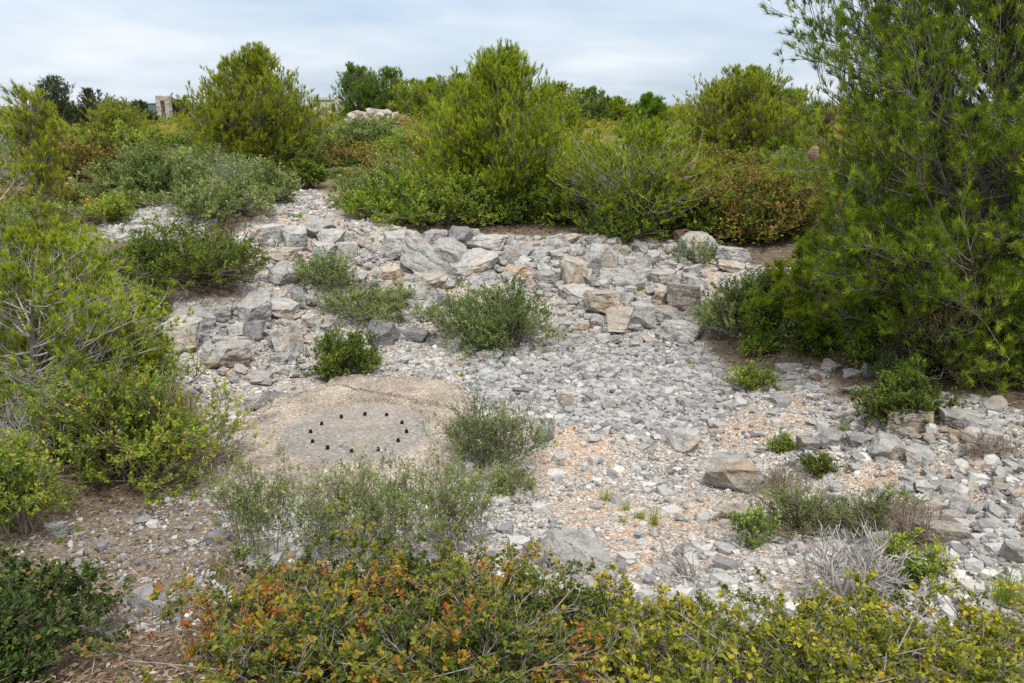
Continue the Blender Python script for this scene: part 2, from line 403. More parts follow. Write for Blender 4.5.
def shrub_meshes(seed, sp, W, H, D, n_leaf, pxm, stems=None, bare=.08, upright=0.0, clear=.12, flat=.92, tw=1.0, grey=None):
    """pxm: metres that one pixel of the picture covers at this plant"""
    rng = np.random.RandomState(seed)
    s = SP[sp]
    ns = stems or int(np.clip(22 + W * 26, 20, 70))
    az = rng.uniform(0, 2 * math.pi, ns); rho = np.sqrt(rng.uniform(0.0, 1, ns))
    lump = 1 + .27 * np.sin(az * rng.randint(2, 4) + rng.uniform(0, 6)) * rho + rng.normal(0, .13, ns)
    bx = .10 * W * rng.normal(size=ns) + .3 * upright * rho * W * np.cos(az); by = .10 * D * rng.normal(size=ns) + .3 * upright * rho * D * np.sin(az)
    tip = np.stack([rho * W * .46 * np.cos(az) * lump, rho * D * .46 * np.sin(az) * lump,
                    H * .86 * np.sqrt(np.clip(1 - flat * rho ** 2, .03, 1)) * lump * np.where(rng.uniform(0, 1, ns) < .3 * (1 - upright), rng.uniform(.25, .7, ns), rng.uniform(.75, 1.06, ns))], 1)
    tip[:, :2] += (rng.normal(size=2) * .07 * W * (tip[:, 2:3] / H)) * (1 - upright)
    base = np.stack([bx, by, np.full(ns, -.06)], 1)
    mid = base + (tip - base) * np.array([.45, .45, .62]) + rng.normal(size=(ns, 3)) * .04 * W
    c0 = (base, mid, tip)
    sz = min(W, H * 1.4)
    k1 = 6; c1, _ = grow(c0, k1, .28, 1.0, .34 * sz, rng, .75, .75, .25)
    k2 = 5; c2, p2 = grow(c1, k2, .2, 1.0, .15 * sz, rng, .8, .65, .25)
    e = c2[2]
    fz = H * .96 / max(1e-3, np.percentile(e[:, 2], 97.5)); fx = W * .5 / np.percentile(np.abs(e[:, 0]), 96); fy = D * .5 / np.percentile(np.abs(e[:, 1]), 96)
    for c in (c0, c1, c2):
        for a in c: a *= np.array([fx, fy, fz])
    for c in (c1, c2):
        for a in c: a[:, 2] = np.maximum(a[:, 2], .02)
    st = Soup()
    r = max(.003 + .004 * W, .28 * pxm) * tw
    curve_tubes(st, c0, r, r * .5, 6, 5)
    curve_tubes(st, c1, r * .5, r * .3, 4, 3)
    if pxm < .012: curve_tubes(st, c2, max(.0014, r * .26), max(.0009, .1 * r), 3, 3)
    # leaves
    n2 = len(c2[0]); keep = rng.permutation(n2)[: int(n2 * (1 - bare))]
    li = keep[rng.randint(0, len(keep), n_leaf)]
    t = 1 - rng.uniform(0, 1, n_leaf) ** 1.3 * .95
    cc = tuple(a[li] for a in c2)
    P = bez(cc, t); tn = bez_tan(cc, t)
    Dl = unit(tn * s['f'] + perp(tn, rng) + np.array([0, 0, .15]))
    Nr = unit(rng.normal(size=P.shape) * .7 + np.array([0, 0, 1.]))
    ln = max(s['L'], 2.3 * pxm) * rng.uniform(.6, 1.25, n_leaf)
    wd = ln * s['W'] / s['L'] * rng.uniform(.8, 1.2, n_leaf) * (1.25 if pxm > .02 else 1)
    ti = (.28 if sp == 'oakred' else .35 if sp == 'oak' else .42) + rng.normal(0, .11, n_leaf) + rng.normal(0, .15, n2)[li] + rng.normal(0, .19, ns)[(li // k2) // k1] + .16 * (t - .5)
    if sp in ('oakred',): ti = ti + .18 * (P[:, 2] / H - .6)
    ti = np.clip(ti, 0, 1)
    lf = Soup(); leaves(lf, P, Dl, Nr, ln, wd, ti, rng, s['shape'])
    return st.mesh('stems', grey or s['stem'], smooth=True), lf.mesh('foliage', s['mat'])

SEED = [100]
def nseed():
    SEED[0] += 1; return SEED[0]

def plant_at(px, py, wpx, hpx, front=.38):
    q, d = G(px, py)
    W = wpx * d / F
    x = q[0] * (1 + front * W / max(q[1], .1)); y = q[1] + front * W
    d2 = d * y / q[1]
    W = wpx * d2 / F; z = hz(x, y)
    dt = ray(px, py - hpx); Hh = 3.5 + dt[2] * y / dt[1] - z          # tall enough to reach the top seen in the photograph
    Hh = max(Hh, .35 * hpx * d2 / F)
    return x, y, z, W, Hh, d2 / F

def shrub(px, py, wpx, hpx, sp, label, name='shrub', cat='shrub', group=None, dens=1.0, world=None, depth=.9, **k):
    if world: x, y, z, W, Hh, pxm = world
    else: x, y, z, W, Hh, pxm = plant_at(px, py, wpx, hpx)
    s = SP[sp]; L = max(s['L'], 2.3 * pxm); la = (L / pxm) * (L * s['W'] / s['L'] / pxm) * .5
    A = (W / pxm) * (Hh / pxm)
    n = int(np.clip(7.5 * A / la * dens, 300, 40000))
    a, b = shrub_meshes(nseed(), sp, W, Hh, W * depth, n, pxm, **k)
    t = thing(name, label, cat, (x, y, z - .02), group)
    link('stems', a, t); link('foliage', b, t)
    return t

# ------------------------------------------------------------------ pines and other trees
def pine_meshes(seed, H, W, pxm, mat='pine', base_h=.06, nb=46, profile='dome', lean=(0, 0), shoots=3000, npn=18, buds=.06,
                dead=.25, needle=.062, elev=(8, 55), k2=7, side=None, trunk_r=None):
    rng = np.random.RandomState(seed)
    top = np.array([lean[0], lean[1], H * .93])
    c0 = (np.array([[0, 0, -.1]]), np.array([[lean[0] * .25 + rng.normal() * .03 * W, lean[1] * .25, H * .5]]), top[None])
    # every limb ends on the outline of the crown and leaves the trunk somewhat lower
    def env(u):
        if profile == 'cone': return (.10 + .90 * np.clip(1 - (u - .18) / .82, 0, 1) ** .8) * (.70 + .30 * sstep(0, .18, u))
        if profile == 'dome': return np.sqrt(np.clip(1 - (np.clip(u - .35, 0, 1) / .66) ** 2, .015, 1)) * (.72 + .28 * sstep(0, .35, u))
        return np.clip(1.04 - np.clip((u - .38) / .66, 0, 1) ** 1.9, .14, 1) * (.82 + .18 * sstep(0, .25, u))       # 'egg'
    uu = rng.uniform(0, 1, nb * 6); uu = uu[rng.uniform(0, 1, nb * 6) < .45 * env(uu) + .5][:nb]; nb = len(uu)
    uu[:4] = (.97, .99, .93, .88)
    hf = uu
    az = rng.uniform(0, 2 * math.pi, nb)
    lob = 1 + .16 * np.sin(2 * az + 5 * uu + rng.uniform(0, 6)) + .10 * np.sin(5 * az - 9 * uu) + rng.normal(0, .08, nb)
    Re = W * .5 * env(uu) * lob * rng.uniform(.72, 1.0, nb)
    if side is not None: Re = Re * (1 + side[1] * np.cos(az - side[0]))
    ze = H * (.03 + .90 * uu)
    rise = Re * np.tan(R(1) * np.clip(elev[0] + (elev[1] - elev[0]) * uu + rng.normal(0, 8, nb), -20, 68))
    zs = np.clip((ze - rise) / H, base_h, .9)
    zs = np.minimum(zs, .90 * uu + .05)
    cc = tuple(np.repeat(a, nb, 0) for a in c0)
    p = bez(cc, zs)
    tx = bez(cc, np.clip(uu * .6 + zs * .4, 0, 1))
    e = np.stack([tx[:, 0] + Re * np.cos(az), tx[:, 1] + Re * np.sin(az), ze], 1)
    Lb = np.linalg.norm(e - p, axis=1); prof = np.clip(Lb / (W * .5), .2, 1)
    c1 = (p, p + (e - p) * np.array([.6, .6, .42]) + rng.normal(size=p.shape) * .05 * Lb[:, None], e)
    L2 = np.clip(Lb * .42, .12 * H ** .5, .28 * W)
    c2, p2 = grow(c1, k2, .22, 1.0, L2, rng, .75, .65, .22, .12)
    k3 = max(2, int(round(shoots / (nb * k2))))
    c3, p3 = grow(c2, k3, .25, 1.0, np.full(len(c2[0]), (.062 if pxm < .016 else .088) * max(1.6, H) ** .7), rng, .8, .7, .38 if pxm < .016 else .62, .18)
    fz = H * .98 / np.percentile(c3[2][:, 2], 99.8)
    ex = c3[2] - np.array([lean[0] * .5, lean[1] * .5, 0]); fx = W * .5 / np.percentile(np.abs(ex[:, 0]), 98)
    for c in (c0, c1, c2, c3):
        for a in c: a *= np.array([fx, fx, fz])
    for c in (c1, c2, c3):
        for a in c: a[:, 2] = np.maximum(a[:, 2], .03)
    br = Soup(); tr = Soup()
    tr_r = trunk_r or (.012 * H + .02)
    curve_tubes(tr, c0, tr_r, tr_r * .15, 14, 9)
    curve_tubes(br, c1, np.clip(tr_r * .34 * prof, .25 * pxm, None), max(.003, .16 * pxm), 7, 5)
    curve_tubes(br, c2, max(.0045, .20 * pxm), max(.002, .12 * pxm), 4, 3)
    if pxm < .02: curve_tubes(br, c3, max(.0025, .12 * pxm), max(.0015, .1 * pxm), 2, 3)
    # dead lower shoots carry no needles
    n3 = len(c3[0]); b_of = p2[p3]
    rel = rng.uniform(0, 1, n3) + 1.15 * hf[b_of] + .35 * (np.linalg.norm(c3[2][:, :2], axis=1) / (W * .5))
    alive = np.flatnonzero(rel > dead * 2.0)
    li = np.repeat(alive, npn)
    t = 1.02 - rng.uniform(0, 1, len(li)) * (.42 if pxm < .016 else .66)
    cc = tuple(a[li] for a in c3)
    P = bez(cc, t); tn = bez_tan(cc, t)
    Dl = unit(tn * 1.0 + perp(tn, rng) * rng.uniform(.25, 1.25 if pxm < .016 else .85, len(li))[:, None] + np.array([0, 0, .10]))
    ln = max(needle, (3.3 if pxm < .045 else 2.0) * pxm) * rng.uniform(.65, 1.15, len(li)); wd = max(.0050 if pxm < .016 else .003, (.32 if pxm < .016 else .26) * pxm)
    ti = np.clip(.40 + rng.normal(0, .08, len(li)) + rng.normal(0, .16, n3)[li] + rng.normal(0, .09, len(p2))[p3[li]] + .2 * (t - .6), 0, .94)
    lf = Soup()
    leaves(lf, P, Dl, rng.normal(size=P.shape), ln, wd, ti, rng, 'needle')
    nbud = int(len(alive) * buds)
    if nbud:
        bi = alive[rng.permutation(len(alive))[:nbud]]
        e = c3[2][bi]; dd = unit(np.array([0, 0, 1.]) + rng.normal(size=e.shape) * .22)
        bl = max(.045, 2.6 * pxm) * rng.uniform(.7, 1.3, nbud)
        for q in range(3):
            leaves(lf, e - dd * .01, dd, unit(rng.normal(size=e.shape)), bl, max(.010, .85 * pxm), rng.uniform(.97, 1, nbud), rng, 'diamond')
    return tr.mesh('trunk', 'bark', smooth=True), br.mesh('branches', 'deadwood' if dead > .3 else 'bark', smooth=True), lf.mesh('crown', mat)

def pine(px, py, wpx, hpx, label, name='pine_tree', cat='tree', group=None, world=None, front=.3, **k):
    if world: x, y, z, W, Hh, pxm = world
    else: x, y, z, W, Hh, pxm = plant_at(px, py, wpx, hpx, front)
    a, b, c = pine_meshes(nseed(), Hh, W, pxm, **k)
    t = thing(name, label, cat, (x, y, z - .03), group)
    link('trunk', a, t); link('branches', b, t); link('crown', c, t)
    return t

def far_pos(px, d, top_px, wpx):
    """a spot d metres ahead in the direction of px; height so that the top reaches top_px"""
    dr = ray(px, 105.0); s = d / dr[1]
    x = dr[0] * s; y = d; z = hz(x, y)
    dt = ray(px, top_px); st = d / dt[1]
    Hh = 3.5 + dt[2] * st - z
    return x, y, z, wpx * st / F, Hh, st / F

# ------------------------------------------------------------------ ground zones (corner points seen in the photograph, dropped on the ground)
ZONE_A = [G(*p)[0][:2] for p in [(238, 240), (262, 222), (285, 192), (325, 192), (350, 222), (420, 232), (560, 236), (700, 246), (800, 270),
          (770, 318), (700, 345), (800, 372), (870, 402), (1060, 415), (1060, 640), (900, 640), (560, 600), (440, 585), (330, 570), (230, 560), (150, 640), (40, 640),
          (40, 540), (120, 515), (215, 490), (235, 440), (185, 392), (150, 345), (150, 315), (190, 296), (252, 300), (240, 285)]]
ZONE_B = [G(*p)[0][:2] for p in [(470, 345), (580, 335), (700, 345), (735, 385), (700, 430), (600, 432), (540, 415), (470, 400)]]
ZONE_L = [G(*p)[0][:2] for p in [(90, 222), (165, 206), (215, 225), (190, 245), (105, 246)]]
SLAB_P = [G(*p)[0][:2] for p in [(212, 508), (220, 474), (238, 438), (252, 412), (290, 399), (318, 392), (327, 381), (365, 378), (420, 379), (458, 386), (472, 396), (482, 414),
          (478, 440), (462, 462), (446, 488), (404, 506), (330, 514), (265, 514)]]

ZONE_C = [G(*p)[0][:2] for p in [(-40, 505), (120, 505), (240, 490), (262, 540), (215, 590), (170, 700), (-40, 700)]]

def zone_mask(x, y):
    jx = x + fbm2(x, y, 1.3, 3, 21) * .35; jy = y + fbm2(x, y, 1.3, 3, 31) * .35
    return in_poly(jx, jy, ZONE_A) | in_poly(jx, jy, ZONE_L)

OCHRE = [(G(px, py)[0][:2], rr) for px, py, rr in [(575, 445, .55), (555, 470, .4), (745, 428, .42), (640, 525, .5), (600, 500, .4), (880, 400, .35), (905, 485, .4), (392, 283, .55), (280, 258, .6),
         (450, 292, .5), (560, 255, .7), (940, 490, .4), (820, 350, .4), (300, 225, .9), (330, 200, 1.1), (630, 560, .4), (700, 520, .35), (690, 270, .6), (520, 262, .5)]]
def ochre(x, y):
    o = np.zeros(x.shape)
    for (a, b), rr in OCHRE:
        o = np.maximum(o, np.exp(-((x - a) ** 2 + ((y - b) / 1.25) ** 2) / rr ** 2))
    return np.clip(o + fbm2(x, y, 2.5, 3, 61) * .45 * (o > .05), 0, 1)

# ------------------------------------------------------------------ the ground sheet
def build_ground():
    gx = [0.0]; st = .055
    while gx[-1] < 3500:
        if gx[-1] > 7.5: st *= 1.085
        gx.append(gx[-1] + st)
    gx = np.array(gx); gx = np.concatenate([-gx[:0:-1], gx])
    gy = [1.0]; st = .05
    while gy[-1] < 4500:
        if gy[-1] > 17: st *= 1.045
        gy.append(gy[-1] + st)
    gb = [1.0]; st = .2
    while gb[-1] > -400:
        st *= 1.3; gb.append(gb[-1] - st)
    gy = np.concatenate([np.array(gb[:0:-1]), np.array(gy)])
    X, Y = np.meshgrid(gx, gy); x = X.ravel(); y = Y.ravel()
    z = Hn(x, y)
    near = (np.abs(x) < 9) & (y > 1) & (y < 20)
    zn = np.zeros_like(z); zn[near] = fbm2(x[near], y[near], 5.0, 4, 2) * .022
    sl = in_poly(x, y, [((p[0] - SLAB_C[0]) * .93 + SLAB_C[0], (p[1] - SLAB_C[1]) * .93 + SLAB_C[1]) for p in SLAB_P])
    z = z + zn - sl * .10
    nx, ny = len(gx), len(gy)
    i = (np.arange(ny - 1)[:, None] * nx + np.arange(nx - 1)).ravel()
    T = np.stack([i, i + 1, i + nx + 1, i + nx], 1)
    lit = 1 - zone_mask(x, y).astype(float)
    lit = np.maximum(lit, .75 * in_poly(x + fbm2(x, y, 2, 3, 3) * .2, y + fbm2(x, y, 2, 3, 4) * .2, ZONE_C))
    # soften
    Lr = lit.reshape(ny, nx)
    for _ in range(3):
        Lr = (Lr + np.roll(Lr, 1, 0) + np.roll(Lr, -1, 0) + np.roll(Lr, 1, 1) + np.roll(Lr, -1, 1)) / 5
    me = mesh_np('ground', np.stack([x, y, z], 1), T, 'ground', Lr.ravel(), 'litter', True)
    at = me.attributes.new('ochre', 'FLOAT', 'POINT'); at.data.foreach_set('value', np.ascontiguousarray(ochre(x, y), np.float32))
    o = link('ground', me); o['kind'] = 'structure'
build_ground()

# ------------------------------------------------------------------ rocks
def ico(sub):
    bm = bmesh.new(); bmesh.ops.create_icosphere(bm, subdivisions=sub, radius=1)
    bm.verts.ensure_lookup_table()
    V = np.array([v.co[:] for v in bm.verts]); T = np.array([[v.index for v in f.verts] for f in bm.faces]); bm.free()
    return V, T
ICO = {k: ico(k) for k in (1, 2, 3, 5)}

def rock_shape(rng, sub, planes, rough):
    V, T = ICO[sub]
    nrm = unit(rng.normal(size=(planes, 3)))
    nrm = np.concatenate([nrm, [[0, 0, 1], [0, 0, -1]]])
    nrm[-2] = unit(np.array([[rng.normal() * .2, rng.normal() * .2, 1]]))[0]
    hgt = rng.uniform(.55, 1.0, len(nrm)); hgt[-2:] = (.5, .5)
    dot = V @ nrm.T
    r = np.min(np.where(dot > .05, hgt / np.maximum(dot, .05), 9), 1)
    r = np.minimum(r, 1.35)
    P = V * r[:, None]
    if rough: P = P + V * (fbm(P * 2.3 + rng.uniform(0, 50), 5, .55) * rough)[:, None]
    lo, hi = P.min(0), P.max(0)
    P = (P - (lo + hi) / 2) / (hi - lo)
    P[:, 2] += .5
    return P, T
_rr = np.random.RandomState(5)
def cut_rock(rng, planes, lims=(.8, .4, .2, .13, .085)):
    """a block split along flat joints, then weathered: crisp broken edges, rough faces"""
    bm = bmesh.new(); bmesh.ops.create_cube(bm, size=2)
    bed = unit(np.array([[rng.normal() * .12, rng.normal() * .12, 1]]))[0]
    for k in range(planes):
        if k < 2: n = bed * (1 if k == 0 else -1); h = rng.uniform(.45, .62)
        else: n = unit(rng.normal(size=3) * [1, 1, .85]); h = rng.uniform(.55, .98)
        geo = bm.verts[:] + bm.edges[:] + bm.faces[:]
        r = bmesh.ops.bisect_plane(bm, geom=geo, plane_co=tuple(n * h), plane_no=tuple(n), clear_outer=True)
        ed = [e for e in r['geom_cut'] if isinstance(e, bmesh.types.BMEdge)]
        if ed: bmesh.ops.holes_fill(bm, edges=bm.edges[:], sides=0)
    cs = [v.co.copy() for v in bm.verts]; bm.free(); bm = bmesh.new()
    for c in cs: bm.verts.new(c)
    bmesh.ops.remove_doubles(bm, verts=bm.verts[:], dist=.02)
    r = bmesh.ops.convex_hull(bm, input=bm.verts[:])
    bmesh.ops.delete(bm, geom=[v for v in bm.verts if not v.link_faces], context='VERTS')
    bmesh.ops.recalc_face_normals(bm, faces=bm.faces[:])
    bmesh.ops.triangulate(bm, faces=bm.faces[:])
    for lim in lims:
        lg = [e for e in bm.edges if e.calc_length() > lim]
        if lg:
            bmesh.ops.subdivide_edges(bm, edges=lg, cuts=1)
            bmesh.ops.triangulate(bm, faces=[f for f in bm.faces if len(f.verts) > 3])
    bm.normal_update(); bm.verts.ensure_lookup_table()
    P = np.array([v.co[:] for v in bm.verts]); Nn = np.array([v.normal[:] for v in bm.verts])
    T = np.array([[v.index for v in f.verts] for f in bm.faces]); bm.free()
    o = rng.uniform(0, 60)
    lay = P @ bed                                            # thin beds stand out or weather back
    P = P + Nn * (fbm(P * 1.8 + o, 5, .55) * .070 + fbm(P * 9 + o, 3, .6) * .012)[:, None]
    P = P + Nn * (np.sin(lay * 21 + fbm(P * 2 + o, 2) * 2.5) > .82)[:, None] * -.022
    lo, hi = P.min(0), P.max(0)
    P = (P - (lo + hi) / 2) / (hi - lo); P[:, 2] += .5
    return P, T
ROCKS = []
for k in range(18):
    P, T = cut_rock(_rr, 13 + k % 8)
    ROCKS.append(mesh_np('rock', P, T, 'rock', None, smooth=True, sharp=R(28)))
print('rock verts', [len(m.vertices) for m in ROCKS])
TONE = {'g': (.88, .88, .89), 'p': (1.08, 1.07, 1.05), 'o': (1.02, .94, .83), 'd': (.56, .57, .60), 'n': (.96, .96, .96), 'b': (.72, .52, .38)}
PLACED = []

def rock(px, py, w, h, tone, label, tilt=0, name='rock', group=None, yaw=None, cat='rock'):
    q, d = G(px, py)
    s = d / F
    W = w * s * 1.16; Hh = h * s * 1.32
    dep = math.atan2(3.5 - q[2], q[1])
    D = max(.55 * W, min(W, Hh / max(.35, math.sin(dep)) * .55))
    Hh = max(.45 * Hh, (h * s * 1.15 - D * math.sin(dep) * .5)) * 1.15
    y = q[1] + D * .42; x = q[0] * y / q[1]
    o = link(name, ROCKS[_rr.randint(len(ROCKS))])
    o.scale = (W, D, Hh * 1.08)
    o.rotation_euler = (_rr.normal() * .10, R(tilt) + _rr.normal() * .06, (R(yaw) if yaw is not None else _rr.choice([0, math.pi]) + _rr.normal() * .28))
    o.location = (x, y, hz(x, y) - Hh * .26)
    t = np.array(TONE[tone]) * _rr.uniform(.93, 1.07)
    o.color = (*t, 1)
    tag(o, label, cat, group)
    PLACED.append((x, y, W * .5))
    return o

